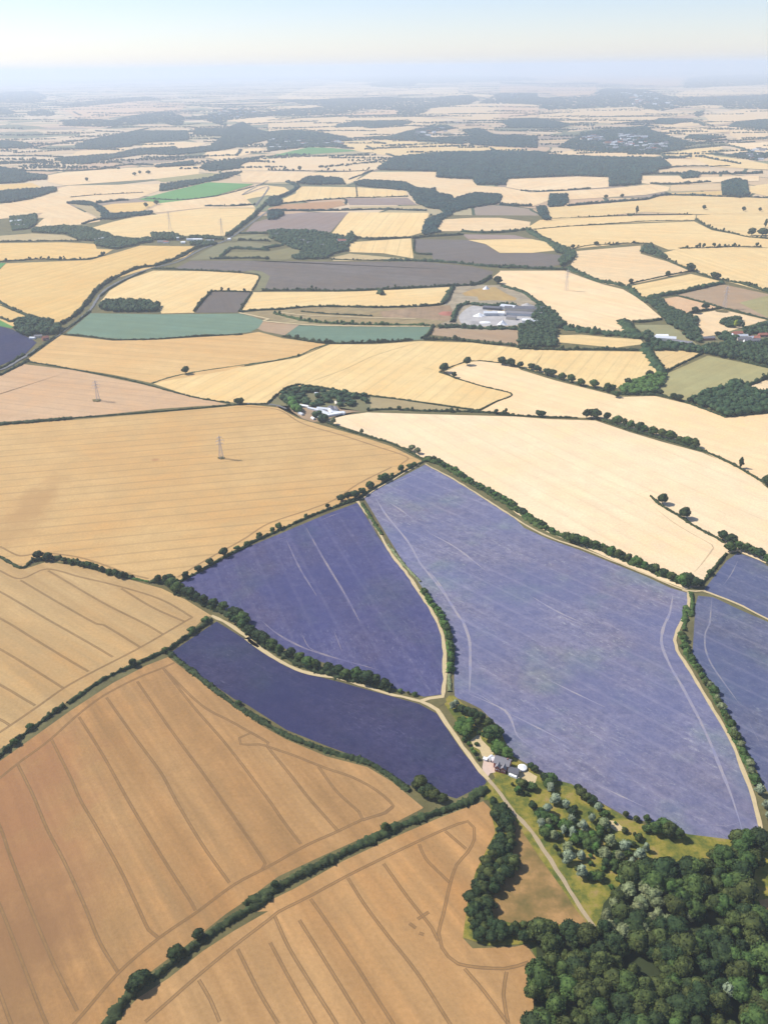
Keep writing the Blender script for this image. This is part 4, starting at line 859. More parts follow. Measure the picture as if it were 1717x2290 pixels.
# ================================================================ WOODS (stuff)
Wd = wood
Wd('B3 1160 1155 1330 1085 1400 1070 1460 1038 1510 1078 1659 1110 2000 1130 2000 1210 1659 1222 1400 1247', 'dense dark copse with a pointed lower corner at the right edge', h=11)
Wd('B3 740 1095 760 1065 920 1005 1005 975 1025 995 1000 1065 960 1105 745 1112', 'bright green lens-shaped copse on the right', h=8, mat='leaf_bright')
Wd('B3 122 695 200 660 330 655 350 730 340 822 122 820', 'square dark plantation south-east of the quarry', h=9)
Wd('H 1160 480 1200 420 1230 330 1330 385 1420 430 1490 520 1560 600 1440 640 1380 620 1380 560 1180 545', 'dark trees wrapping the east side of the quarry', h=10)
Wd('B2 200 1140 250 1090 330 1075 430 1080 560 1095 740 1120 750 1180 700 1190 590 1185 560 1160 420 1190 340 1170 300 1180 230 1170', 'garden trees around the white shed farm', h=7, dens=.45)
Wd('G 280 300 380 330 400 400 380 480 320 450 280 380', 'tall bright green trees west of the white sheds', h=11, mat='leaf_bright')
Wd('G 590 560 600 480 640 500 720 570 690 590', 'dark tree clump at the south tip of the white shed farm', h=11)
Wd('B1 620 585 650 545 700 550 760 545 800 545 880 550 980 565 985 595 900 605 700 600', 'dark copse inside the sickle-shaped gold field', h=13)
Wd('B1 80 700 120 660 180 650 230 660 300 660 370 690 380 725 330 745 270 740 170 755 120 740', 'dark trees around the farmhouse beside the curving road', h=12, dens=.8)
Wd('K 220 240 500 245 560 280 640 300 540 320 240 320', 'dark wood behind the roadside hamlet', h=11)
Wd('K 0 310 200 300 230 340 100 360 0 390', 'trees west of the roadside hamlet', h=9)
Wd('K 700 350 880 340 1020 355 1000 375 860 400 840 385 700 380', 'trees between the roadside hamlet and the road', h=9)
Wd('K 660 280 740 275 900 270 1100 300 1100 315 1000 315 850 300 700 295', 'dark trees behind the hamlet roofs', h=9)
Wd('B1 220 90 400 70 560 90 680 125 700 140 850 160 860 185 720 215 600 195 590 165 500 160 400 120 200 110', 'straggling woodland around the white barn at far left', h=9)
Wd('B1 60 20 230 0 230 60 180 90 80 100', 'trees round the grey farm at the upper left', h=9, dens=.8)
Wd('B2 130 105 200 95 400 100 500 115 620 145 640 200 500 200 380 230 300 215 230 180 150 150', 'wooded grounds of the hall left of centre', h=8, dens=.75)
Wd('B2 290 260 400 220 500 195 620 200 635 225 540 245 500 275 300 278', 'dense dark wood south of the hall', h=8)
Wd('B2 620 140 650 120 680 150 660 175 620 190', 'dark trees at the east end of the hall grounds', h=12)
Wd('B2 1090 110 1110 40 1150 0 A2 990 1080 1090 1040 B2 1280 0 1220 30 1180 90 1200 110 1100 130', 'winding wooded valley right of the cream striped field', h=8, mat='farwood')
Wd('B3 340 190 400 215 450 225 465 260 440 300 380 320 370 290 400 250 350 235', 'rounded wood at the end of the grey field', h=12)
Wd('B3 920 540 930 510 980 515 1040 580 1090 590 1130 620 1240 650 1200 690 1240 740 1240 790 1180 780 1120 720 1050 680 1010 640', 'winding wooded stream below the right-hand pylon', h=8, dens=.9)
Wd('V 750 360 840 310 1090 250 1140 300 1130 400 930 450 870 420', 'small dark copse in the wheat near the right-hand village', h=9)
Wd('B3 880 740 930 740 950 790 890 790', 'round dark tree clump by the grass paddock', h=11)
Wd('B3 1150 195 1190 185 1200 200'.replace('1150 195', '870 235').replace('1190 185', '900 195').replace('1200 200', '940 205')+' 980 235 1030 270 930 250', 'dark wooded corner at the start of the diagonal hedge', h=11)
Wd('V 430 860 560 800 700 800 1000 760 1150 780 1300 760 1450 800 1659 690 2000 700 2000 1161 1659 1150 1200 1060 800 990 530 930', 'dark belt of trees in front of the right-hand village', h=12)
Wd('V 760 560 900 560 1000 640 1100 640 1090 740 900 740 880 700 780 690', 'village trees among the red roofs', h=9, dens=.8)
Wd('V 1200 480 1400 440 1659 350 1900 300 1900 560 1659 560 1250 600', 'trees behind the right-hand village', h=9, dens=.85)
Wd('B3 880 810 1000 790 1200 815 1280 845 1280 860 1100 840 900 840', 'trees around the white barns on the right', h=9, dens=.8)
# far woods
fw = dict(mat='farwood')
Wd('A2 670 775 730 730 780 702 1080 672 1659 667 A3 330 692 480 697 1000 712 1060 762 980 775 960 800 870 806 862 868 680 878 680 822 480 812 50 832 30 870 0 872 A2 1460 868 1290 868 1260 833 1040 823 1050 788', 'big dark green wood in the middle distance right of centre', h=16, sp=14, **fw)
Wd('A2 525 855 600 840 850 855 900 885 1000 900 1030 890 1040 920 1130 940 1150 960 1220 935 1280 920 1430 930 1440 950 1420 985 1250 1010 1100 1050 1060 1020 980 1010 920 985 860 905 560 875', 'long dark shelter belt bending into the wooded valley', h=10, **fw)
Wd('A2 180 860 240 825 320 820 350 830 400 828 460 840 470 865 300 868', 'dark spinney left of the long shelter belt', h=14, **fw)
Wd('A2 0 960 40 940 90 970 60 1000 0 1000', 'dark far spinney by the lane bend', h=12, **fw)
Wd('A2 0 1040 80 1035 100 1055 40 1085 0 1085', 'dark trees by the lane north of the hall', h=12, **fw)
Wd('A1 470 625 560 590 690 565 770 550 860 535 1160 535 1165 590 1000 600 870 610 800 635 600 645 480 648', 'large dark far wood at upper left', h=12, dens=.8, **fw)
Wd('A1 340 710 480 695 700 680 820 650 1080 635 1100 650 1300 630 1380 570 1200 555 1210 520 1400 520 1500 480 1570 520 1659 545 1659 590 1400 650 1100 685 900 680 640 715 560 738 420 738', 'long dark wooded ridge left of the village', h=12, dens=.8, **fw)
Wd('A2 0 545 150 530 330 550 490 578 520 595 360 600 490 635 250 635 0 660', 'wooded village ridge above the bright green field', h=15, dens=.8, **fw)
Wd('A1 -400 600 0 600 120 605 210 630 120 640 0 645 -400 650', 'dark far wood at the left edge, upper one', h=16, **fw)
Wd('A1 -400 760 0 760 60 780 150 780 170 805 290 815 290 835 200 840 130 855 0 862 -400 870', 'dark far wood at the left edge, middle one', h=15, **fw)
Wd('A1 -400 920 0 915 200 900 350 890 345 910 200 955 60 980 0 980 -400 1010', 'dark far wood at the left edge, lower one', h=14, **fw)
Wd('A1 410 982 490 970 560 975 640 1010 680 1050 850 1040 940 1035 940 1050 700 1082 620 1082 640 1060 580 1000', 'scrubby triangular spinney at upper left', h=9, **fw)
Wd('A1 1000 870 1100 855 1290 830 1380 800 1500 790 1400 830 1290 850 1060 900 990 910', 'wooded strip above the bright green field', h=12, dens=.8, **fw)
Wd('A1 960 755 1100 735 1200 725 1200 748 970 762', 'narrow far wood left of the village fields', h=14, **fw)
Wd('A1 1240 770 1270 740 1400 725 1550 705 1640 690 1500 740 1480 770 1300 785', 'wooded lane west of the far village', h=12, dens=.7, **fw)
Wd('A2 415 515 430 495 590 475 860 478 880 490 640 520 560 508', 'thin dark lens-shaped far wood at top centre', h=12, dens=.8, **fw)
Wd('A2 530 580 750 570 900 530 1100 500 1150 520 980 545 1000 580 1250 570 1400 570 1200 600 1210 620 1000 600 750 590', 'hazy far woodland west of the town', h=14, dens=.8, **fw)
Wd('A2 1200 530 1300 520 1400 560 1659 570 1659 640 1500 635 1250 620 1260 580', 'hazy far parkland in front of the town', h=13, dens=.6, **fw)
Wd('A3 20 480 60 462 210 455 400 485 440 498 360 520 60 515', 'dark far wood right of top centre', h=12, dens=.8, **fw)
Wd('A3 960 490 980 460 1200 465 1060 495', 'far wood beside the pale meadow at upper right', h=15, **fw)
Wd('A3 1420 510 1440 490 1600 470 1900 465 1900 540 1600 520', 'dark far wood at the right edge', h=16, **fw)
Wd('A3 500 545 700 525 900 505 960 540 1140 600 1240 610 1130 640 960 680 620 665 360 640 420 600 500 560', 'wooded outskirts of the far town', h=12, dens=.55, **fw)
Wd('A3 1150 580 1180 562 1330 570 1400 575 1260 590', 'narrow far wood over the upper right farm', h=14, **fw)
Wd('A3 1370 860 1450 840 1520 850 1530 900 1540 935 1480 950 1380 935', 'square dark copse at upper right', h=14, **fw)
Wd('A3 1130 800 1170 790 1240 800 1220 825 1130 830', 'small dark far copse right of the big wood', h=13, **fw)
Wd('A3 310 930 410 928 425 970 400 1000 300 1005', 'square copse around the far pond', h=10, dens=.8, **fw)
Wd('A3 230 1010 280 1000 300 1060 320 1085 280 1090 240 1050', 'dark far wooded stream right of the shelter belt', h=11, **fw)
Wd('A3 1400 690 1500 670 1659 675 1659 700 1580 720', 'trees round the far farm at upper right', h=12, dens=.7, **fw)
# very far woods, hazy blue
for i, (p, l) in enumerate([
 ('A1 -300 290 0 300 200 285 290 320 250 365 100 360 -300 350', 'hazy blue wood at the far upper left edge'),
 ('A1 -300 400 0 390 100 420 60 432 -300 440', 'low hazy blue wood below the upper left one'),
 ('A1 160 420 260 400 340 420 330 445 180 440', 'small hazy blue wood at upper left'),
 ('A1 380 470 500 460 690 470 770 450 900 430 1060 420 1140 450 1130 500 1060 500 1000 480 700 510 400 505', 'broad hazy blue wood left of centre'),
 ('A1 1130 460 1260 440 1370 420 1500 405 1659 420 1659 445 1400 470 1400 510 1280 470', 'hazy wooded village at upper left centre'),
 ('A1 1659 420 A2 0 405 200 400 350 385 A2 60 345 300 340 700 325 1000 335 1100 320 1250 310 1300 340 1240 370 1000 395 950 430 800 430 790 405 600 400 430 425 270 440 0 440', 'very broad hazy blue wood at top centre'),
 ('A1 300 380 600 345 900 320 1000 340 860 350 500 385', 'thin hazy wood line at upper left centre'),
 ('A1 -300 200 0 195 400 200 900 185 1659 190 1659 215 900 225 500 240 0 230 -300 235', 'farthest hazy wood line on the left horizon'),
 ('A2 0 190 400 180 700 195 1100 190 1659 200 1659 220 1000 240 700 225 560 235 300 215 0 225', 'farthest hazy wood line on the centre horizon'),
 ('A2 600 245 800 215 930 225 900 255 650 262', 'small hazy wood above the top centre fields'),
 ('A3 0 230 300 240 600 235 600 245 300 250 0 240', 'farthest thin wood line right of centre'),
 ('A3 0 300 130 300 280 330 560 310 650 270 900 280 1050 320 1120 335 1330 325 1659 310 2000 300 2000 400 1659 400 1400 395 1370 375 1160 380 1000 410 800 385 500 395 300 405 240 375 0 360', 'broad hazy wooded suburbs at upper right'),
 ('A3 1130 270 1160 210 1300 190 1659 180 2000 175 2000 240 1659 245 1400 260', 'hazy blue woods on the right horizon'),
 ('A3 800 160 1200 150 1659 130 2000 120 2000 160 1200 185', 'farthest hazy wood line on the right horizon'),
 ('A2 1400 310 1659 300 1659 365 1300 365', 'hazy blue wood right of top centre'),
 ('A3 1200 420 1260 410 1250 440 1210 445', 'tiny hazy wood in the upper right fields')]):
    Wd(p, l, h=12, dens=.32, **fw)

# scattered spinneys and tree lines over the rest of the far plain: one countless mass
r = np.random.default_rng(11); xs = []; ys = []; hs = []; ws = []
for k in range(900):
    Y = 5200*math.exp(r.uniform(0, 1)*2.2); X = r.uniform(-0.62, .62)*Y*1.05
    a = r.normal(0.05, .28)+(math.pi/2 if r.random() < .05 else 0); L = r.uniform(150, 1000)*(Y/8000)**.8; sp = max(14, Y/450)
    nn = int(L/sp); wd = r.choice([0, 0, 0, 1, 1, 3])*sp
    for i in range(nn):
        t = (i/nn-.5)*L; xs.append(X+math.cos(a)*t+r.normal(0, sp*.25)); ys.append(Y+math.sin(a)*t+r.uniform(-1, 1)*wd)
        hs.append(r.uniform(8, 15)); ws.append(sp*r.uniform(.9, 1.5))
V, Fc = blobs(np.array(xs), np.array(ys), np.array(hs), np.array(ws), 1, r)
tag(link('far_trees', mesh_np('far_trees', V, Fc, 3), MT['farwood']), 'countless tiny trees and thickets scattered over the hazy far plain', 'trees', kind='stuff')
# ================================================================ TREES one can tell apart
R = row
R('C2 1110 350 1200 385 1300 440 1400 505 1500 560 1659 650 C3 60 640 150 700 250 765 330 810', 4.6, ['oak', 'bright', 'dark'], (6, 9), 'hedgerow_tree', 'round green tree in the upper tree belt between large purple field and pale wheat', 'trees in the belt above the large purple field', 1.5)
R('C3 400 835 480 870 600 900 700 945 800 985 900 1030 1000 1065 1100 1110 1180 1140', 6.0, ['oak', 'olive', 'dark', 'bright'], (8, 12), 'hedgerow_tree', 'large rounded tree in the lower tree belt ending at the right track crossing', 'trees in the belt above the large purple field', 1.5)
R('C3 1140 1110 1210 1140', 8, ['dark'], (11, 13), 'hedgerow_tree', 'big dark tree at the bottom end of the belt, beside the right track crossing', 'trees at the right track crossing', .5)
R('C2 1090 1160 1130 1230 1180 1290 1220 1350 D2 1190 60 1225 130', 5.0, ['bright', 'oak'], (5, 7.5), 'hedgerow_tree', 'bright green tree in the upper part of the strip beside the central pale track', 'trees beside the central pale track', .7)
R('D2 1225 130 1250 200 1265 280 1265 350 1260 430', 5.5, ['bright', 'oak'], (5.5, 8), 'hedgerow_tree', 'green tree in the lower part of the strip beside the central pale track', 'trees beside the central pale track', .7)
R('D3 1125 190 1140 260 1175 340 1230 420 1260 480', 5.2, ['oak', 'shrub', 'olive'], (4.5, 6.5), 'hedgerow_tree', 'small round tree in the upper belt left of the lower right purple field', 'trees in the belt by the lower right purple field', .8)
R('D3 1260 480 1310 540 1350 620 1390 700 1430 780 1470 860', 6.0, ['oak', 'olive', 'pale'], (5.5, 8), 'hedgerow_tree', 'round green tree mid belt left of the lower right purple field', 'trees in the belt by the lower right purple field', .9)
R('D3 1470 860 1500 930 1540 1010 1570 1090', 6.0, ['oak', 'olive', 'pale'], (5.5, 8), 'hedgerow_tree', 'green tree in the lower part of the belt left of the lower right purple field', 'trees in the belt by the lower right purple field', .9)
trees_at('D3 1600 1180 1640 1270 1655 1340', 'silver', (9, 11), 'willow_tree', 'silvery tree at the right edge at the lower end of the purple field belt', 'silvery trees at the right edge')
R('C1 950 1115 1030 1110 1090 1160 1150 1190 1230 1230 1320 1270 1400 1290 1500 1360', 9.5, ['dark', 'oak', 'dark'], (9, 13), 'hedgerow_tree', 'big dark tree in the belt at the western corner of the middle purple field', 'trees in the belt between the two left purple fields', 1.2)
R('D1 1400 80 1500 150 1560 190 1659 260 D2 20 190 100 240', 8.5, ['dark', 'oak', 'dark'], (8, 12), 'hedgerow_tree', 'dark tree at the upper end of the belt above the curving pale track', 'trees in the belt between the two left purple fields', 1.2)
R('D2 140 260 250 330 330 360 420 400 540 430 640 460 760 490 900 530', 9.5, ['dark', 'oak', 'oak'], (9, 13), 'hedgerow_tree', 'rounded dark green tree in the middle of the belt above the curving pale track', 'trees in the belt between the two left purple fields', 1.2)
R('D2 930 535 1000 560 1080 575', 6, ['shrub', 'olive'], (3.5, 5), 'shrub', 'low green bush at the eastern end of the belt near the track junction', 'bushes near the track junction', .8, cat='shrub')
trees_at('C1 240 965 300 975', 'dark', (9, 11), 'hedgerow_tree', 'large dark tree at the left end of the hedge below the big wheat field', 'large trees on the left hedge')
R('C1 380 985 470 1005 560 1020 650 1050 720 1075 780 1090', 8, ['dark', 'shrub'], (6, 9), 'hedgerow_tree', 'dark bushy tree in the hedge below the big wheat field on the left', 'bushy trees on the left hedge', .8)
trees_at('C1 1150 1090', 'dark', (9, 9.5), 'hedgerow_tree', 'dark tree at the lower end of the hedge above the middle purple field')
trees_at('C1 1230 1045 1300 1005', 'dark', (7, 8.5), 'hedgerow_tree', 'one of two mid-size dark trees low in the hedge above the middle purple field', 'two trees low on the purple hedge')
trees_at('C1 1385 950', 'dark', (11, 11.5), 'hedgerow_tree', 'largest dark round tree in the lower half of the hedge above the middle purple field')
trees_at('C1 1470 910 1525 885 1600 840', 'shrub', (4.5, 5.5), 'shrub', 'small bush in the hedge above the middle purple field, right of the largest round tree', 'bushes on the purple hedge', 'shrub')
trees_at('C2 85 835 165 800 205 780', 'oak', (6, 8), 'hedgerow_tree', 'one of three trees close together halfway along the hedge above the middle purple field', 'three trees on the purple hedge')
trees_at('C2 370 710', 'shrub', (5, 5), 'shrub', 'single bush in the upper part of the hedge above the middle purple field', None, 'shrub')
trees_at('C2 505 655', 'dark', (7, 7), 'hedgerow_tree', 'dark tree left of the big clump topping the middle purple field')
trees_at('C2 590 610 630 600 675 590', 'dark', (9, 11), 'hedgerow_tree', 'big dark tree in the clump at the top corner of the middle purple field', 'clump at the top corner')
trees_at('C2 720 570 765 530', 'oak', (9, 11), 'hedgerow_tree', 'one of two big green trees just right of the top corner clump', 'two trees right of the corner clump')
trees_at('C2 840 490 860 480', 'oak', (10, 11), 'hedgerow_tree', 'wide green tree of a pair on the hedge topping the large purple field', 'pair of wide trees')
trees_at('C2 902 460', 'shrub', (6, 6), 'hedgerow_tree', 'small tree between larger ones on the hedge topping the large purple field')
trees_at('C2 958 425', 'oak', (10, 10), 'hedgerow_tree', 'tall single tree near the top end of the large purple field hedge')
trees_at('C2 1010 405 1040 392', 'shrub', (5.5, 7), 'hedgerow_tree', 'small tree next to the top corner of the large purple field', 'small trees by the top corner')
trees_at('C2 540 135', 'pale', (12, 12), 'hedgerow_tree', 'pale green tree just below the white shed farm')
trees_at('C2 715 195', 'pale', (9, 9), 'hedgerow_tree', 'small thin pale tree halfway along the clipped hedge')
trees_at('C2 1025 300 1060 315', 'pale', (9, 11), 'hedgerow_tree', 'one of two thin pale trees at the lower end of the clipped hedge', 'two thin trees on the clipped hedge')
trees_at('C3 1000 625', 'dark', (14, 14), 'hedgerow_tree', 'upper of two round dark trees on the isolated hedge spur in pale wheat')
trees_at('C3 1135 715', 'dark', (15, 15), 'hedgerow_tree', 'lower of two round dark trees on the isolated hedge spur in pale wheat')
trees_at('C3 1375 850 1430 870', 'dark', (11, 13), 'hedgerow_tree', 'dark tree at the upper end of the clump over the right purple field', 'clump over the right purple field')
trees_at('C3 1420 920 1475 905 1520 925', ['dark', 'oak'], (10, 13), 'hedgerow_tree', 'dark tree in the middle of the clump at the corner of the right purple field', 'clump over the right purple field')
trees_at('C3 1560 940 1600 960 1655 985 1720 1010 1780 1040', ['dark', 'oak'], (9, 12), 'hedgerow_tree', 'dark tree on the hedge running right above the right purple field', 'trees along the top of the right purple field')
trees_at('C3 1295 1065', 'oak', (7, 7), 'hedgerow_tree', 'single small tree on the short hedge beside the right purple field')
trees_at('C3 535 95 565 92 590 98', 'dark', (13, 16), 'hedgerow_tree', 'large dark tree in the clump at the bend of the hedge above pale wheat', 'clump at the hedge bend')
trees_at('C3 240 85 260 85', 'dark', (9, 10), 'hedgerow_tree', 'dark tree on the straight hedge left of the bend above pale wheat', 'trees left of the bend')
trees_at('C3 660 110', 'dark', (14, 14), 'hedgerow_tree', 'tall pointed dark tree right of the hedge bend above pale wheat')
R('C3 700 125 780 150 860 175 920 195 1000 215 1080 240 1160 265 1230 290', 12, ['dark', 'olive', 'oak', 'dark'], (10, 15), 'hedgerow_tree', 'rounded tree in the thick curved hedge above the pale wheat', 'trees in the thick curved hedge', 1.5)
trees_at('C3 1485 405', 'conifer', (17, 17), 'conifer_tree', 'narrow pointed tree standing on the plain hedge near the right edge')
trees_at('C3 1645 510', 'dark', (15, 15), 'hedgerow_tree', 'round dark tree at the right edge on the plain hedge')
trees_at('D1 825 385', 'dark', (8.5, 8.5), 'hedgerow_tree', 'round dark tree standing on the hedge left of the dark purple field')
trees_at('D1 1025 300', 'shrub', (6, 6), 'shrub', 'dark bush at the corner where three hedges meet', None, 'shrub')
trees_at('D1 1190 180 1275 115', 'shrub', (6, 7), 'shrub', 'dark bush on the short hedge at the left of the dark purple field', 'bushes on the short hedge', 'shrub')
trees_at('D1 1475 625', 'shrub', (5, 5), 'shrub', 'small bright bush poking out of the long hedge below the dark purple field', None, 'shrub')
trees_at('D1 95 870 190 775', 'shrub', (5.5, 6.5), 'shrub', 'dark bush on the hedge near the left edge', 'bushes near the left edge', 'shrub')
trees_at('E1 1230 850', 'dark', (8, 8), 'shrub', 'round dark bush on the lowest hedge, right of the largest clump', None, 'shrub')
trees_at('E1 1080 975 1100 960', 'dark', (7.5, 8.5), 'shrub', 'middle clump of dark bushes on the lowest hedge', 'middle bushes on the lowest hedge', 'shrub')
trees_at('E1 840 1170 870 1140 900 1110', 'dark', (8, 10), 'shrub', 'large dark bush clump low on the hedge near the bottom edge', 'largest bushes on the lowest hedge', 'shrub')
trees_at('E2 180 540', 'dark', (6.5, 6.5), 'shrub', 'round dark bush on the upper side of the lowest hedge', None, 'shrub')
trees_at('E2 860 185', 'olive', (8, 8), 'shrub', 'olive round bush on the hedge above the bottom wheat field', None, 'shrub')
# trees at the corner of the dark purple field
R('D2 1030 1130 1070 1170 1110 1200 1160 1210 1210 1220 1260 1215', 5.5, ['dark', 'dark', 'olive'], (6.5, 9), 'hedgerow_tree', 'dark tree in the clump at the bottom corner of the dark purple field', 'clump at the foot of the dark purple field', 2.0)
R('D2 1060 1120 1120 1180', 6, ['olive', 'dark'], (8, 10), 'hedgerow_tree', 'taller olive tree at the bottom corner of the dark purple field', 'clump at the foot of the dark purple field', 2.0)
# house garden
trees_at('F 170 260 215 225', 'silver', (8, 9), 'willow_tree', 'silvery tree by the track junction above the farmhouse', 'silvery trees by the junction')
trees_at('F 290 290 350 320 420 350 470 380 530 380', 'dark', (7, 9), 'garden_tree', 'dark tree in the row north of the farmhouse garden', 'dark garden trees')
trees_at('F 300 450 380 480 270 520 340 560', 'bright', (8, 10), 'garden_tree', 'bright green garden tree beside the track above the farmhouse', 'bright garden trees')
trees_at('F 490 460 620 450', 'olive', (7, 8), 'garden_tree', 'yellowish green garden tree above the farmhouse', 'yellowish garden trees')
trees_at('F 620 620 690 600', 'oak', (12, 13), 'garden_tree', 'large rounded green tree casting a shadow on the purple field above the farmhouse', 'large garden trees')
trees_at('F 720 730 780 790 840 830 730 780', 'bright', (8, 9), 'garden_tree', 'green tree immediately behind the farmhouse', 'green trees behind the farmhouse')
R('F 290 600 380 720 460 830 520 920', 4.5, ['shrub', 'bright'], (2.5, 4), 'shrub', 'green bush in the hedge between the track and the farmhouse garden', 'bushes along the garden', .5, cat='shrub')
trees_at('F 470 700 460 520 500 560', 'shrub', (2.5, 3.5), 'shrub', 'small bush on the sandy garden ground', 'bushes on the sandy ground', 'shrub')
trees_at('F 1140 990 1190 1020', 'dark', (5, 6), 'shrub', 'dark bush behind the round white cover', 'bushes behind the white cover', 'shrub')
R('F 880 1130 960 1150 1040 1190 1120 1230 1200 1250', 6, ['dark', 'shrub'], (5, 7), 'shrub', 'dark green bush below the farmhouse outbuildings', 'bushes below the outbuildings', 3.0, cat='shrub')
R('F 1230 1120 1300 1130 1380 1150 1440 1190 1330 1220 1260 1230', 6.5, ['dark', 'oak'], (7, 9), 'garden_tree', 'dark tree in the clump right of the farmhouse yard', 'clump right of the yard', 3.0)
trees_at('F 980 1290', 'bright', (7, 7), 'garden_tree', 'round green tree beside the straight track below the farmhouse')
# scrub with silver willows
trees_at('J 440 110 500 260 630 330 400 380 325 560 480 700 650 850 815 950 660 990 820 1170', ['silver', 'silver', 'pale'], (8, 12), 'willow_tree', 'pale silvery oval tree in the scrub nearest the straight track', 'silvery trees in the scrub, track side')
trees_at('J 1030 360 950 500 1100 560 840 590 710 680 600 640 700 510 410 540', ['silver', 'pale', 'silver'], (7.5, 11), 'willow_tree', 'pale silvery tree in the upper half of the scrub below the large purple field', 'silvery trees in the upper scrub')
trees_at('J 1180 780 1280 960 1350 860 1440 1040 1540 940 1620 850 1100 940 1560 1330', ['silver', 'silver', 'pale'], (8, 11.5), 'willow_tree', 'pale silvery tree in the right half of the scrub below the large purple field', 'silvery trees in the right scrub')
trees_at('J 740 360 700 400 780 120 820 180 900 230 220 330 50 130 100 60 960 260', ['dark', 'olive'], (6, 9), 'scrub_tree', 'dark green tree at the top of the scrub below the farmhouse', 'dark trees at the top of the scrub')
trees_at('J 340 470 430 480 500 520 560 560 420 620 380 660 600 560 650 600 750 760 800 700 880 720 950 700 980 800 900 800 1040 690 1000 850 1050 620', ['bright', 'oak'], (7, 10), 'scrub_tree', 'bushy green tree among the silvery trees of the scrub', 'green trees among the silvery ones')
trees_at('J 1370 420 1360 620 1480 660 1540 700 1450 780 1640 600 1630 480 1500 470', ['shrub', 'olive'], (3.5, 6), 'shrub', 'green bush along the edge of the large purple field by the scrub', 'bushes by the purple field edge', 'shrub')
trees_at('J 1150 1000 1190 960 1130 1040 1230 1060 1390 920 1500 1060 1330 1100 950 1180 1050 1200', ['oak', 'dark', 'shrub'], (4.5, 7.5), 'scrub_tree', 'green tree in the lower part of the scrub beside the yellow grass', 'green trees in the lower scrub')
trees_at('E3 960 200 1010 190 1050 215 1100 235', ['oak', 'olive'], (10, 13), 'scrub_tree', 'large green tree in the clump against the bottom edge of the large purple field', 'large clump at the purple field edge')
trees_at('E3 1255 395', 'dark', (3, 3), 'shrub', 'lone small dark bush on the yellow grass', None, 'shrub')
# hedge-wood between the bottom wheat and the meadow
def fill(poly, sp, kinds, h, name, label, group, seed=1, cat='tree'):
    rr = np.random.default_rng(seed); xs, ys = scatter(P(poly), sp, rr); q = random.Random(seed)
    for x, y in zip(xs, ys): tree(q.choice(kinds), x, y, q.uniform(*h), name, label, cat, group, q)
fill('E2 1520 20 1600 60 E3 60 90 80 330 E2 1659 430 1540 560 1500 680 1420 720 1390 760 1380 640 1430 450 1530 330 1550 200', 5.6, ['dark', 'dark', 'olive'], (7, 10), 'belt_tree', 'dark tree in the belt between the bottom wheat field and the dry meadow', 'trees in the belt by the dry meadow', 3)
fill('E2 1370 760 1500 700 1540 790 1659 830 E3 100 760 200 810 180 860 E2 1659 890 1420 890 1360 830', 5.4, ['dark', 'dark', 'olive'], (6, 9), 'belt_tree', 'dark tree at the bottom corner of the belt round the dry meadow', 'trees in the belt by the dry meadow', 4)
fill('J 300 450 640 460 760 420 900 300 1050 330 1300 480 1500 560 1650 760 1650 1300 1100 1330 900 1150 640 1060 480 880 400 700', 9.5, ['shrub', 'bright', 'shrub', 'olive'], (2.5, 5.5), 'shrub', 'low green bush in the undergrowth between the silvery trees of the scrub', 'undergrowth bushes of the scrub', 21, 'shrub')
fill('F 760 1100 900 1150 1150 1250 1100 1380 950 1382 800 1200', 8, ['shrub', 'olive'], (2, 4), 'shrub', 'low bush on the rough grass below the farmhouse beside the straight track', 'bushes below the farmhouse', 22, 'shrub')
# the near wood
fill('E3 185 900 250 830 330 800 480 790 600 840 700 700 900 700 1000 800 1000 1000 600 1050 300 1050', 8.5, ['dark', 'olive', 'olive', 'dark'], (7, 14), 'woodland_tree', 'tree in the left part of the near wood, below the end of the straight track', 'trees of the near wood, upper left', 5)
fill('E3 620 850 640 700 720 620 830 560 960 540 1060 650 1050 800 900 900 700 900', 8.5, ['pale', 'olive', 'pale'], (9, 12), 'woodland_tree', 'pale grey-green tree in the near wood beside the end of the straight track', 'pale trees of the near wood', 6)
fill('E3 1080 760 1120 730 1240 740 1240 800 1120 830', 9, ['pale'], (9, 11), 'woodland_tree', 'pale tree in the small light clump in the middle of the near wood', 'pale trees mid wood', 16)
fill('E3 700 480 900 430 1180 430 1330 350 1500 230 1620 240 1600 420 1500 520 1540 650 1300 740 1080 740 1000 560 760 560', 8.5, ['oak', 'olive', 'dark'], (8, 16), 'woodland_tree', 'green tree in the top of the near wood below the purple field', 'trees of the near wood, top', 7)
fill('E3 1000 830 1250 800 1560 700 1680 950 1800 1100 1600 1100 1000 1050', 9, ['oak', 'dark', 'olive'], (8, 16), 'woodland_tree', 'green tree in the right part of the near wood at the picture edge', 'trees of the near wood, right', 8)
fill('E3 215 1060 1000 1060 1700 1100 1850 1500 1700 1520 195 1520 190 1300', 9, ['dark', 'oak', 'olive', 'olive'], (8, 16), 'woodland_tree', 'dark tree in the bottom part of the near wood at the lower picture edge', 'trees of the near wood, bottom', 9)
trees_at('E3 1400 1220', 'silver', (13, 13), 'woodland_tree', 'silvery tree standing out low in the near wood')
trees_at('E3 1000 940 1060 960 1100 990 1040 1000 980 1000', ['dark', 'olive'], (9, 13), 'woodland_tree', 'green tree in the right part of the near wood at the picture edge', 'trees of the near wood, right')
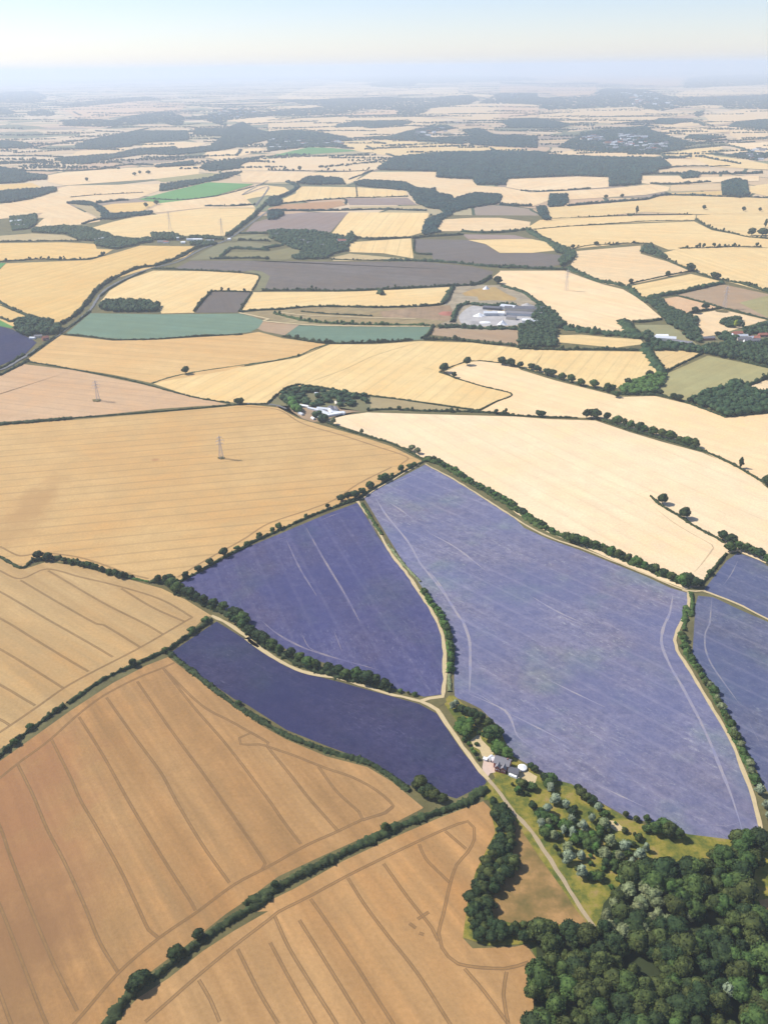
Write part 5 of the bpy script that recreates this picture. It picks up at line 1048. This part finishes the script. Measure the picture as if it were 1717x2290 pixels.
# single trees farther out
trees_at('B1 1150 985', 'dark', (15, 15), 'field_tree', 'lone dark tree on the grassy line in the gold wheat, left of centre')
trees_at('B1 1470 1170 1490 1170', 'dark', (10, 11), 'field_tree', 'dark tree clump at the hedge corner left of the white shed farm', 'corner clump')
trees_at('B2 325 875', 'shrub', (5, 5), 'shrub', 'tiny lone bush on the grassy line above the white shed farm', None, 'shrub')
trees_at('B2 1222 975', 'dark', (18, 18), 'field_tree', 'tall round tree at the sharp western tip of the zigzag hedge')
trees_at('B2 1365 930', 'dark', (16, 16), 'field_tree', 'round tree above the zigzag hedge corner')
trees_at('B2 1285 1007', 'dark', (11, 11), 'field_tree', 'small round tree on the upper arm of the zigzag hedge')
trees_at('B2 1580 925 1635 935', 'dark', (14, 16), 'field_tree', 'round tree at the left end of the hedge of spaced trees', 'left trees of the spaced hedge')
trees_at('B3 15 925 70 935 125 945 195 955 230 970', 'dark', (10, 14), 'field_tree', 'round dark tree on the hedge of spaced trees in cream wheat', 'spaced hedge trees')
trees_at('B3 290 990 320 1000 385 1020 440 1035 500 1055 580 1070 660 1095 690 1095 720 1130', ['oak', 'dark'], (11, 17), 'field_tree', 'green tree on the right half of the hedge of spaced trees', 'spaced hedge trees, right half')
trees_at('B3 790 1050 925 1000', 'dark', (11, 13), 'field_tree', 'dark tree standing at the upper edge of the green copse', 'trees at the copse edge')
trees_at('B3 990 1115 1070 1140 1105 1150 1170 1165', 'dark', (10, 12), 'field_tree', 'dark tree on the hedge between the green copse and the big copse', 'trees between the copses')
trees_at('B3 1035 380', 'dark', (14, 14), 'field_tree', 'lone dark tree on the thin straight hedge between gold fields')
trees_at('B3 808 428', 'dark', (14, 14), 'field_tree', 'dark tree at the left end of the thin straight hedge')
trees_at('B3 595 190 450 210', 'dark', (12, 14), 'field_tree', 'one of two small lone trees on the far gold slope', 'two lone trees on the slope')
trees_at('B3 1320 395 1340 400', 'dark', (17, 18), 'field_tree', 'large dark round tree on the diagonal hedge at right', 'large tree on the diagonal hedge')
trees_at('B3 1175 345 1180 350', 'dark', (20, 21), 'field_tree', 'large dark tree where the thin hedge meets the diagonal hedge', 'tree at the hedge meeting')
trees_at('B3 1205 610 1270 585', 'dark', (14, 17), 'field_tree', 'dark tree on the short hedge left of the right-hand pylon', 'trees left of the pylon')
trees_at('B3 1640 80', 'conifer', (30, 30), 'conifer_tree', 'triangular dark tree alone at the right edge in the far field')
trees_at('B3 1555 130 1620 130 1640 130', 'dark', (20, 26), 'field_tree', 'large dark tree at the right edge on the far curving hedge', 'right edge trees')
trees_at('V 1040 440', 'gold', (18, 18), 'garden_tree', 'yellow-green pointed tree above the red roofs of the right-hand village')
trees_at('V 1185 460', 'conifer', (16, 16), 'conifer_tree', 'dark pointed tree beside the yellow-green tree in the right-hand village')
trees_at('V 700 600 735 600', 'dark', (9, 11), 'garden_tree', 'dark tree left of the red roofs in the right-hand village', 'dark trees by the village')
trees_at('A3 1260 1020', 'dark', (18, 18), 'field_tree', 'leftmost of three lone round trees in the far pale field at upper right')
trees_at('A3 1505 1030', 'dark', (18, 18), 'field_tree', 'middle of three lone round trees in the far pale field at upper right')
trees_at('A3 1605 1030', 'dark', (15, 15), 'field_tree', 'rightmost of three lone round trees in the far pale field at upper right')
trees_at('A3 845 1045', 'conifer', (30, 30), 'conifer_tree', 'tall dark pointed tree on the far hedge right of centre')
trees_at('A3 655 950 755 945', 'dark', (15, 16), 'field_tree', 'one of two small lone trees in the far field above the long heavy hedge', 'two lone far trees')
trees_at('A2 195 780', 'dark', (26, 26), 'field_tree', 'tall lone tree rising above the far hedge left of the big wood')
trees_at('A1 540 845', 'dark', (20, 20), 'field_tree', 'small dark island of trees alone in the far wheat at upper left')
trees_at('A1 835 810 867 800 920 800', 'dark', (18, 20), 'field_tree', 'one of three far lone trees in the wheat at upper left', 'three far lone trees')
trees_at('A1 905 1005 970 990', 'dark', (18, 20), 'field_tree', 'one of two far trees under the bright green field', 'two far trees under the green field')

# ================================================================ BUILDINGS
def house(pt, w, l, h, rh, ang, wall, roof, label, cat='house', name='house', group=None, win=True, chim=False, doors=True, extra=None):
    """gabled building; ridge along local x. w = depth, l = length, h = eaves, rh = roof rise"""
    p = P(pt)[0]; t = empty(name, (p.x, p.y, 0), ang); tag(t, label, cat, group)
    bm = bmesh.new(); x, y = l/2, w/2
    vs = [bm.verts.new(v) for v in ((-x,-y,0),(x,-y,0),(x,y,0),(-x,y,0),(-x,-y,h),(x,-y,h),(x,y,h),(-x,y,h),(-x,0,h+rh),(x,0,h+rh))]
    for f in ((0,1,5,4),(2,3,7,6),(1,2,6,9,5),(3,0,4,8,7)): bm.faces.new([vs[i] for i in f])
    link('wall', bm_mesh('wall', bm), MT[wall], t)
    bm = bmesh.new(); o = 0.35; k = rh/y; th = .18
    for s in (-1, 1):
        a = [(-x-o, s*(y+o), h-k*o), (x+o, s*(y+o), h-k*o), (x+o, 0, h+rh), (-x-o, 0, h+rh)]
        lo = [bm.verts.new((q[0], q[1], q[2]+.02)) for q in a]; up = [bm.verts.new((q[0], q[1], q[2]+th)) for q in a]
        bm.faces.new(lo); bm.faces.new(up)
        for i in range(4): bm.faces.new((lo[i], lo[(i+1) % 4], up[(i+1) % 4], up[i]))
    rf = link('roof', bm_mesh('roof', bm), MT[roof], t)
    if chim:
        bm = bmesh.new(); bm_box(bm, x*.55, x*.55+.9, -.4, .4, h+rh*.6, h+rh+1.3); bm_box(bm, x*.55+.2, x*.55+.45, -.15, .15, h+rh+1.3, h+rh+1.6)
        link('chimney', bm_mesh('chimney', bm), MT['brick'], rf)
    if win:
        nw = max(2, int(l/3.2))
        for s in (-1, 1):
            for i in range(nw):
                cx = -x+l*(i+.5)/nw
                for z in ((1.0,) if h < 4 else (0.9, 3.5)):
                    if doors and s == -1 and i == nw//2 and z < 2:
                        bm = bmesh.new(); bm_box(bm, cx-.5, cx+.5, s*y-.05, s*y+.05, 0.02, 2.1); link('door', bm_mesh('door', bm), MT['white'], t); continue
                    bm = bmesh.new(); bm_box(bm, cx-.62, cx+.62, s*y-.05, s*y+.05, z, z+1.25); wf = link('window', bm_mesh('window', bm), MT['white'], t)
                    bm = bmesh.new(); bm_box(bm, cx-.5, cx+.5, s*y-.08, s*y+.08, z+.12, z+1.13); link('pane', bm_mesh('pane', bm), MT['glass'], wf)
    return t
def ang(s): return rowang(s)
hA = ang('F 720 880 890 930'); 
house('F 790 960', 8.5, 12.5, 5.6, 3.0, hA, 'brick', 'slate', 'red brick farmhouse with grey slate roof beside the straight track', 'farmhouse', 'farmhouse', chim=True)
for q, l in (('F 735 1010', 'left front gable wing of the red brick farmhouse'), ('F 805 1030', 'right front gable wing of the red brick farmhouse')):
    house(q, 4, 4.5, 4.8, 2.0, hA+math.pi/2, 'brick', 'slate', l, 'house wing', 'house_wing', win=False)
    house(q.replace('1010', '1022').replace('1030', '1042'), 2.6, 2.2, 2.6, .7, hA+math.pi/2, 'white', 'white', l.replace('gable wing', 'white porch'), 'porch', 'porch', win=False)
house('F 930 1045', 6, 8, 3.2, 2.2, hA, 'cream', 'darkroof', 'outbuilding with dark grey roof right of the red brick farmhouse', 'outbuilding', 'outbuilding')
house('F 700 895', 3.6, 6, 2.6, 1.2, hA+.5, 'white', 'white', 'low white shed behind the red brick farmhouse', 'shed', 'shed', win=False)
house('F 580 885', 2.4, 3.0, 2.2, .8, hA, 'white', 'white', 'tiny white shed at the yard entrance by the farmhouse', 'shed', 'shed', win=False)
house('F 640 880', 3.4, 5, 2.4, 1.0, hA+1.2, 'cream', 'metal', 'small cream shed between the white sheds behind the farmhouse', 'shed', 'shed', win=False)
# round white cover: a drum with a shallow cone
p = P('F 1035 995')[0]; t = empty('round_cover', (p.x, p.y, 0)); tag(t, 'round white cover standing on the grass behind the outbuilding', 'round tent')
bm = bmesh.new(); bmesh.ops.create_cone(bm, cap_ends=True, segments=24, radius1=3.4, radius2=3.4, depth=2.0, matrix=Matrix.Translation((0, 0, 1.02))); link('wall', bm_mesh('wall', bm), MT['white'], t)
bm = bmesh.new(); bmesh.ops.create_cone(bm, cap_ends=False, segments=24, radius1=3.7, radius2=.2, depth=1.4, matrix=Matrix.Translation((0, 0, 2.72))); link('roof', bm_mesh('roof', bm), MT['white'], t)
# parked vans
def van(pt, a, label, s=1.0):
    p = P(pt)[0]; t = empty('parked_van', (p.x, p.y, 0), a, s); tag(t, label, 'van', 'vans parked by the outbuilding')
    bm = bmesh.new(); pr = [(-2.5, .35), (2.4, .35), (2.5, 1.0), (1.9, 1.25), (1.3, 2.1), (-2.5, 2.15)]
    A = [bm.verts.new((x, -.95, z)) for x, z in pr]; B = [bm.verts.new((x, .95, z)) for x, z in pr]
    bm.faces.new(A); bm.faces.new(B[::-1])
    for i in range(6): bm.faces.new((A[i], B[i], B[(i+1) % 6], A[(i+1) % 6]))
    link('body', bm_mesh('body', bm), MT['white'], t)
    bm = bmesh.new(); q = [bm.verts.new(v) for v in ((1.93, -.8, 1.26), (1.93, .8, 1.26), (1.36, .75, 2.05), (1.36, -.75, 2.05))]; bm.faces.new(q); link('windscreen', bm_mesh('windscreen', bm), MT['glass'], t)
    for x in (-1.6, 1.6):
        for y in (-.9, .9):
            bm = bmesh.new(); bmesh.ops.create_cone(bm, cap_ends=True, segments=14, radius1=.36, radius2=.36, depth=.25, matrix=Matrix.Translation((x, y, .36)) @ Matrix.Rotation(math.pi/2, 4, 'X')); link('wheel', bm_mesh('wheel', bm), MT['black'], t)
van('F 905 1088', hA-.2, 'left one of two white vans parked in front of the dark-roofed outbuilding')
van('F 945 1105', hA-.1, 'right one of two white vans parked in front of the dark-roofed outbuilding')
# white shed farm
for q, w, l, h, a, rf, lb in (
 ('G 440 385', 5, 17, 2.6, 'G 390 375 490 390', 'white', 'long white shed at the north-west of the white shed farm'),
 ('G 560 425', 5, 22, 2.6, 'G 490 412 610 440', 'metal', 'long white shed just left of the main white buildings'),
 ('G 405 480', 5, 10, 2.4, 'G 380 470 430 492', 'metal', 'small pale shed at the south-west edge of the white shed farm'),
 ('G 555 538', 4, 7, 2.2, 'G 540 530 570 545', 'white', 'tiny white shed at the southern tip of the white shed farm'),
 ('G 690 425', 8, 24, 3, 'G 640 420 740 430', 'metal', 'upper grey-white barn in the middle of the white shed farm'),
 ('G 690 470', 9, 22, 3, 'G 640 450 740 490', 'metal', 'wide white barn in the middle of the white shed farm'),
 ('G 780 420', 8, 16, 3.4, 'G 760 395 790 445', 'darkroof', 'dark-roofed barn among the white sheds'),
 ('G 830 420', 6, 12, 3, 'G 820 395 845 440', 'slate', 'grey-roofed barn at the right of the white sheds'),
 ('G 770 455', 6, 18, 3, 'G 750 420 790 490', 'white', 'white barn standing crosswise in the middle of the farm'),
 ('G 770 495', 7, 46, 3, 'G 680 510 860 480', 'white', 'longest white shed along the south side of the farm'),
 ('G 870 470', 7, 22, 3, 'G 820 465 925 475', 'metal', 'white shed at the east end of the farm'),
 ('G 910 315', 6, 14, 3, 'G 880 315 940 318', 'white', 'white house alone among trees north-east of the farm'),
 ('G 600 235', 4, 7, 3, 'G 580 235 620 240', 'metal', 'small pale house among trees at the north of the farm'),
 ('G 840 350', 4, 12, 2.4, 'G 830 330 850 375', 'cream', 'narrow cream shed under the trees east of the farm')):
    house(q, w, l, h, 1.2, ang(a), 'white' if rf != 'cream' else 'cream', rf, lb, 'farm building', 'farm_shed', win=False)
# quarry works
for q, w, l, h, a, wl, rf, lb in (
 ('H 860 395', 22, 34, 8, 'H 820 385 910 395', 'metal', 'metal', 'tall pale works building at the back of the quarry'),
 ('H 1060 410', 26, 90, 7, 'H 960 400 1190 405', 'cream', 'darkroof', 'very long brownish works building at the right of the quarry'),
 ('H 1060 470', 18, 80, 6, 'H 970 465 1160 475', 'metal', 'slate', 'long grey works building below the brownish one in the quarry'),
 ('H 640 465', 18, 30, 6, 'H 600 465 690 465', 'metal', 'metal', 'grey shed right of the big white heap in the quarry'),
 ('H 740 465', 14, 28, 6, 'H 700 460 790 465', 'white', 'white', 'white shed in the middle of the quarry'),
 ('H 660 395', 16, 40, 5, 'H 600 385 740 395', 'darkroof', 'darkroof', 'dark shed at the back left of the quarry'),
 ('H 1100 560', 12, 24, 6, 'H 1070 560 1140 562', 'white', 'white', 'white shed beside the trees at the right of the quarry'),
 ('H 1190 572', 10, 26, 5, 'H 1160 572 1230 568', 'white', 'metal', 'low pale shed at the far right of the quarry'),
 ('H 900 520', 12, 22, 6, 'H 870 520 930 525', 'cream', 'slate', 'grey roofed shed at the front right of the quarry')):
    house(q, w, l, h, 2.5, ang(a), wl, rf, lb, 'works building', 'works_building', win=False)
def heap(pt, r0, h, mat, label, seed):
    p = P(pt)[0]; rr = np.random.default_rng(seed); V = []; Fc = []; n = 28; m = 9
    for i in range(m+1):
        t = i/m
        for k in range(n):
            a = 2*math.pi*k/n; rad = r0*(1-t)*(1+.13*math.sin(2*a+seed)+.06*rr.normal())+.1
            V.append((math.cos(a)*rad, math.sin(a)*rad*.8, h*(t**1.25)*(1+.04*rr.normal()) if i else 0))
            if i: b = (i-1)*n+k; b2 = (i-1)*n+(k+1) % n; Fc += [b, b2, b2+n, b+n]
    o = link('spoil_heap', mesh_np('spoil_heap', V, Fc, 4), MT[mat], loc=(p.x, p.y, 0.3)); tag(o, label, 'heap')
heap('H 505 480', 13, 7, 'chalk', 'big bright white heap at the left of the quarry', 1)
heap('H 790 585', 10, 10, 'chalk', 'white conical heap at the front of the quarry', 2)
heap('H 1095 350', 14, 6, 'rubble', 'small grey heap at the upper right of the quarry', 3)
heap('H 410 560', 20, 4, 'rubble', 'grey rubble heap at the left front of the quarry', 4)
heap('H 110 450', 22, 4, 'tile', 'low reddish heap left of the quarry', 5)
heap('H 590 145', 9, 8, 'chalk', 'small white heap at the top of the quarry grass', 6)
heap('H 570 560', 12, 3, 'chalk', 'low pale heap between the two white heaps of the quarry', 7)
trees_at('H 740 80 720 75', 'dark', (19, 20), 'field_tree', 'large dark tree above the top of the quarry', 'large dark trees above the quarry')
H('H 0 625 200 620 400 632 700 640 980 640', 'dark hedge along the front of the quarry', w=12, h=6, trees=.9, th=10, mat='wood')
H('H 60 320 110 240 180 130', 'hedge on the left side of the quarry', w=12, h=6, trees=.5, th=9, mat='wood')
H('H 180 560 200 460 260 360 340 335', 'line of green trees left of the white heap in the quarry', w=9, h=6, trees=.8, th=9, mat='wood')
H('H 330 330 480 340 640 355 800 345 960 350', 'hedge behind the quarry works', w=12, h=6, trees=.5, th=9, mat='wood')
H('H 800 110 900 145 1050 190 1150 260 1230 330', 'hedge round the upper right side of the quarry', w=10, h=4, trees=.3, mat='wood')
# white barns on the right, hamlet, hall, village, left farm
house('B3 1020 775', 18, 42, 6, 2.5, ang('B3 980 770 1060 775'), 'white', 'metal', 'large pale barn in the grass paddock on the right', 'barn', 'barn', win=False, doors=False)
house('B3 1000 760', 10, 24, 5, 2, ang('B3 980 760 1030 760'), 'white', 'white', 'smaller white barn behind the large pale barn on the right', 'barn', 'barn', win=False)
house('B3 1125 795', 14, 40, 4, 2, ang('B3 1090 790 1170 800'), 'cream', 'slate', 'grey-roofed barn right of the large pale barn', 'barn', 'barn', win=False)
house('K 540 315', 10, 12, 7, 3, .1, 'white', 'white', 'tall white house in the roadside hamlet', 'house', 'house')
house('B1 620 158', 14, 40, 5, 2, ang('B1 590 160 650 150'), 'white', 'metal', 'white barn in the straggling woodland at far left', 'barn', 'barn', win=False)
for q, l, rf, lb in (('K 350 345', 30, 'slate', 'long grey roofed building at the left of the roadside hamlet'), ('K 610 355', 14, 'white', 'white cottage nearest the gold field in the roadside hamlet'),
  ('K 700 318', 26, 'metal', 'pale roofed building behind the trees of the roadside hamlet'), ('K 790 318', 30, 'white', 'white roofed building at the centre of the roadside hamlet'),
  ('K 940 335', 26, 'metal', 'pale building at the right of the roadside hamlet'), ('K 1180 315', 10, 'white', 'small white house by the road junction right of the hamlet'), ('K 400 350', 16, 'cream', 'cream cottage beside the long grey roof of the hamlet')):
    house(q, 9, l, 4, 2.6, random.uniform(-.15, .15), 'white' if rf != 'slate' else 'cream', rf if rf != 'cream' else 'tile', lb, 'house', 'house', win=False)
house('B1 100 45', 26, 40, 5, 2, .5, 'metal', 'metal', 'big grey roofed barn at the upper left farm', 'barn', 'barn', win=False)
house('B1 130 70', 20, 44, 5, 2, -.4, 'metal', 'slate', 'grey barn in front of the big barn at the upper left farm', 'barn', 'barn', win=False)
house('B2 595 175', 12, 26, 8, 4, .1, 'white', 'tile', 'white hall with tiled roof in the wooded grounds', 'house', 'house')
house('B2 570 165', 8, 12, 6, 3, 1.2, 'white', 'tile', 'white side wing of the hall in the wooded grounds', 'house', 'house', win=False)
for q, lb in (('B2 350 165', 'cottage roof at the left among the trees of the hall'), ('B2 390 180', 'cottage roof in the middle of the hall trees'), ('B2 470 195', 'cottage roof nearest the dense wood by the hall'), ('B2 190 130', 'pale cottage at the western end of the hall trees')):
    house(q, 8, 14, 4, 3, random.uniform(-.5, .5), 'cream', 'slate', lb, 'house', 'house', win=False)
house('B1 285 775', 8, 13, 5.5, 3, .6, 'brick', 'tile', 'brick farmhouse beside the curving road at left', 'farmhouse', 'farmhouse', chim=True)
house('B1 240 758', 7, 16, 3.5, 2, .2, 'cream', 'slate', 'grey roofed outbuilding by the brick farmhouse at left', 'outbuilding', 'outbuilding')
house('B1 205 768', 7, 12, 3, 1.5, -.2, 'white', 'metal', 'pale shed at the edge of the blue-purple field at left', 'shed', 'shed', win=False)
for q, w, l, a, wl, rf, lb in (
 ('V 540 665', 8, 26, .1, 'brick', 'slate', 'long low building at the left end of the right-hand village'),
 ('V 985 625', 8, 16, 1.2, 'white', 'white', 'bright white gabled house in the right-hand village'),
 ('V 1030 590', 9, 16, .1, 'brick', 'tile', 'red roofed house below the yellow-green tree'),
 ('V 1090 570', 9, 18, .0, 'brick', 'tile', 'second red roofed house right of the yellow-green tree'),
 ('V 1170 625', 8, 22, .05, 'white', 'metal', 'white fronted house in the middle of the right-hand village'),
 ('V 1200 680', 8, 30, .1, 'cream', 'slate', 'long grey roofed house in the right-hand village'),
 ('V 1330 660', 8, 14, .3, 'white', 'metal', 'pale house left of the big red roof in the village'),
 ('V 1410 655', 11, 18, -.2, 'brick', 'tile', 'big red roof at the right of the village'),
 ('V 1350 710', 8, 34, .15, 'white', 'slate', 'long pale house below the big red roof'),
 ('V 1290 770', 8, 12, 1.0, 'cream', 'metal', 'small pale house among trees below the village'),
 ('V 1560 600', 9, 20, .1, 'brick', 'tile', 'red roofed house near the right edge of the village'),
 ('V 1620 400', 9, 16, .3, 'white', 'metal', 'white house at the right edge above the village trees'),
 ('V 40 765', 5, 12, .2, 'white', 'white', 'small white shed left of the grassy bank by the village'),
 ('V 505 885', 5, 8, .3, 'white', 'white', 'tiny white hut at the hedge junction below the village')):
    house(q, w, l, 4.6, 3, a, wl, rf, lb, 'house', 'house', win=(rf == 'tile'), chim=(rf == 'tile'))
# distant towns: one small house, copied
def proto_house(wall, roof):
    t = empty('town_house', (0, 0, 0)); bm = bmesh.new()
    vs = [bm.verts.new(v) for v in ((-8,-5,0),(8,-5,0),(8,5,0),(-8,5,0),(-8,-5,6),(8,-5,6),(8,5,6),(-8,5,6),(-8,0,10),(8,0,10))]
    for f in ((0,1,5,4),(2,3,7,6),(1,2,6,9,5),(3,0,4,8,7)): bm.faces.new([vs[i] for i in f])
    link('wall', bm_mesh('wall', bm), MT[wall], t)
    bm = bmesh.new()
    for s in (-1, 1): bm.faces.new([bm.verts.new(v) for v in ((-8.5, s*5.6, 5.6), (8.5, s*5.6, 5.6), (8.5, 0, 10.1), (-8.5, 0, 10.1))])
    bmesh.ops.solidify(bm, geom=bm.faces, thickness=.3); link('roof', bm_mesh('roof', bm), MT[roof], t); return t
PH = [proto_house('white', 'metal'), proto_house('cream', 'tile'), proto_house('white', 'slate')]; used = set()
def town(poly, n, label, group, sc=(1.0, 1.8), seed=1):
    rr = np.random.default_rng(seed); pts = P(poly); xs, ys = scatter(pts, 20, rr); k = rr.permutation(len(xs))[:n]; q = random.Random(seed)
    for i in k:
        j = q.choice([0, 0, 0, 1, 2]); t = PH[j] if j not in used else copy_tree(PH[j]); used.add(j)
        t.location = (xs[i], ys[i], 0); t.rotation_euler = (0, 0, q.uniform(-.4, .4)); s = q.uniform(*sc); t.scale = (s*q.uniform(1, 1.6), s, s*q.uniform(.9, 1.2))
        tag(t, label, 'house', group)
town('A3 500 570 640 570 640 595 500 600', 24, 'pale house in the left terraces of the far town above the big wood', 'houses of the far town, left', (1.3, 2.0), 3)
town('A3 720 560 900 565 890 595 720 600', 26, 'pale house in the middle terraces of the far town above the big wood', 'houses of the far town, middle', (1.3, 2.0), 4)
town('A3 640 600 1000 590 1100 630 980 670 640 650', 50, 'small house scattered among the trees of the far town', 'houses of the far town, front', (1.2, 1.8), 5)
town('A2 0 590 200 590 480 600 480 630 250 635 0 655', 46, 'small house in the far village above the bright green field', 'houses of the far village', (1.1, 1.6), 6)
town('A1 1350 410 1600 415 1500 450 1350 470', 22, 'small pale house in the hazy far village at upper left', 'houses of the hazy village', (1.5, 2.2), 7)
town('A3 750 300 1000 300 1100 390 800 370', 26, 'pale speck of a house in the hazy suburbs at upper right', 'houses of the hazy suburbs', (2.0, 3.0), 8)
town('A3 1500 650 1640 650 1640 720 1540 720', 14, 'farm building at the far farm near the right edge', 'buildings of the far farm', (1.1, 1.6), 9)
town('A2 880 540 1100 520 1100 560 900 590', 14, 'pale house in the hazy woodland west of the town', 'houses west of the town', (1.4, 2.0), 10)

# ================================================================ PYLONS
def pylon(base, hpx_top, label):
    a = P(base)[0]
    # height from the surveyed top of the mast
    t = TILE[base.split()[0]]; x = float(base.split()[1]); yb = float(base.split()[2])
    depth = -((M.transposed() @ (a-Vector((0, 0, CAMZ)))).z); h = (yb-hpx_top)/t[2]*depth/F0/math.cos(pitch)*1.02
    e = empty('pylon', (a.x, a.y, 0), .5); tag(e, label, 'pylon', 'pylons of the power line')
    s = h/45.0
    def bar(bm, p, q, w):
        p = Vector(p)*s; q = Vector(q)*s; d = (q-p); L = d.length; rot = d.to_track_quat('Z', 'Y').to_matrix().to_4x4()
        bmesh.ops.create_cube(bm, size=1, matrix=Matrix.Translation((p+q)/2) @ rot @ Matrix.Diagonal((w, w, L, 1)))
    lv = [(0, 3.6), (8, 2.9), (16, 2.2), (24, 1.6), (31, 1.1), (38, .8), (43, .6)]
    for sx in (-1, 1):
        for sy in (-1, 1):
            bm = bmesh.new()
            for (z0, r0), (z1, r1) in zip(lv, lv[1:]): bar(bm, (sx*r0, sy*r0, z0), (sx*r1, sy*r1, z1), .30)
            link('leg', bm_mesh('leg', bm), MT['steel'], e)
    bm = bmesh.new()
    for (z0, r0), (z1, r1) in zip(lv, lv[1:]):
        for A, B in (((-1, -1), (1, -1)), ((1, -1), (1, 1)), ((1, 1), (-1, 1)), ((-1, 1), (-1, -1))):
            bar(bm, (A[0]*r0, A[1]*r0, z0), (B[0]*r1, B[1]*r1, z1), .13); bar(bm, (B[0]*r0, B[1]*r0, z0), (A[0]*r1, A[1]*r1, z1), .13); bar(bm, (A[0]*r1, A[1]*r1, z1), (B[0]*r1, B[1]*r1, z1), .13)
    bar(bm, (0, 0, 43), (0, 0, 47), .35); link('lattice', bm_mesh('lattice', bm), MT['steel'], e)
    for z, L in ((28, 6.5), (34, 8.0), (40, 5.5)):
        bm = bmesh.new()
        for sd in (-1, 1):
            for yy in (-.8, .8): bar(bm, (0, yy, z), (sd*L, 0, z+.6), .17); bar(bm, (0, yy, z+2.4), (sd*L, 0, z+.6), .17)
            bar(bm, (sd*L*.5, 0, z), (sd*L*.5, 0, z+1.6), .2)
        ca = link('crossarm', bm_mesh('crossarm', bm), MT['steel'], e)
        for sd in (-1, 1):
            bm = bmesh.new(); bar(bm, (sd*L, 0, z+.5), (sd*L, 0, z-2.4), .3); link('insulator', bm_mesh('insulator', bm), MT['steel'], ca)
    return a
pa = pylon('C1 1370 345', 212, 'nearest lattice pylon standing in the big wheat field')
pylon('B1 610 1150', 1035, 'faint lattice pylon in the pink wheat field at left')
pylon('B3 1385 580', 458, 'dark lattice pylon at the hedge crossing on the right')
pylon('B3 410 470', 355, 'faint lattice pylon in the cream field east of the quarry')
pylon('B1 1375 130', 38, 'far lattice pylon on the gold field right above the hamlet')
pylon('B1 1055 100', 0, 'far lattice pylon on the gold field left above the hamlet')
for q, w in (('C1 1370 345', 5.5), ('B1 600 1150', 9), ('B3 1375 600', 16)):
    p = P(q)[0]
    V = []; n = 18; rr = random.Random(int(w*10))
    for k in range(n): a = 2*math.pi*k/n; q_ = w*rr.uniform(.7, 1.1); V.append((p.x+math.cos(a)*q_, p.y+math.sin(a)*q_*.8, .9))
    me = bpy.data.meshes.new('rough_grass'); me.from_pydata(V, [], [list(range(n))]); tag(link('rough_grass', me, verge), kind='structure')

# drop prototypes that nothing uses in place
# ================================================================ AIR AND LIGHT
hb = bpy.data.meshes.new('haze'); bm = bmesh.new(); bm_box(bm, -70500, 70500, -3000, 78500, -1.2, 600); bmesh.ops.recalc_face_normals(bm, faces=bm.faces); bm.to_mesh(hb); bm.free()
hm = bpy.data.materials.new('haze_air'); hm.use_nodes = True; nt = hm.node_tree; nt.nodes.clear(); out = nt.nodes.new('ShaderNodeOutputMaterial'); pv = nt.nodes.new('ShaderNodeVolumePrincipled')
pv.inputs['Color'].default_value = HAZE_COL; pv.inputs['Density'].default_value = HAZE_D; pv.inputs['Anisotropy'].default_value = 0.2; nt.links.new(pv.outputs[0], out.inputs['Volume'])
tag(link('haze', hb, hm), 'pale blue summer haze filling the air', 'haze', kind='stuff')
w = bpy.data.worlds.new('World'); SC.world = w; w.use_nodes = True; nt = w.node_tree; bg = nt.nodes['Background']; sky = nt.nodes.new('ShaderNodeTexSky'); sky.sky_type = 'NISHITA'; sky.sun_disc = False
SUN = Vector((-0.86, 0.30, 0.98)).normalized(); el = math.asin(SUN.z); az = math.atan2(SUN.x, SUN.y)
sky.sun_elevation = el; sky.sun_rotation = az; sky.air_density = 0.95; sky.dust_density = SKY_DUST; sky.ozone_density = 3.0; sky.altitude = 100
tint = nt.nodes.new('ShaderNodeMix'); tint.data_type = 'RGBA'; tint.blend_type = 'MULTIPLY'; tint.inputs[0].default_value = 1.0; tint.inputs[7].default_value = (1.02, 0.955, 1.05, 1)
nt.links.new(sky.outputs[0], tint.inputs[6]); nt.links.new(tint.outputs[2], bg.inputs[0]); bg.inputs[1].default_value = SKY_S
sd = bpy.data.lights.new('sun', 'SUN'); so = bpy.data.objects.new('sun', sd); C.objects.link(so); sd.energy = SUN_E; sd.angle = math.radians(0.5); sd.color = (1.0, 0.955, 0.88)
so.rotation_euler = SUN.to_track_quat('Z', 'Y').to_euler()
SC.view_settings.view_transform = 'Standard'; SC.view_settings.look = 'None'; SC.view_settings.exposure = EXPO; SC.view_settings.gamma = 1.0
SC.cycles.max_bounces = 6; SC.cycles.volume_bounces = 3; SC.cycles.diffuse_bounces = 2
print('objects', len(bpy.data.objects), 'trees', TREES[0], 'polys', sum(len(m.polygons) for m in bpy.data.meshes))
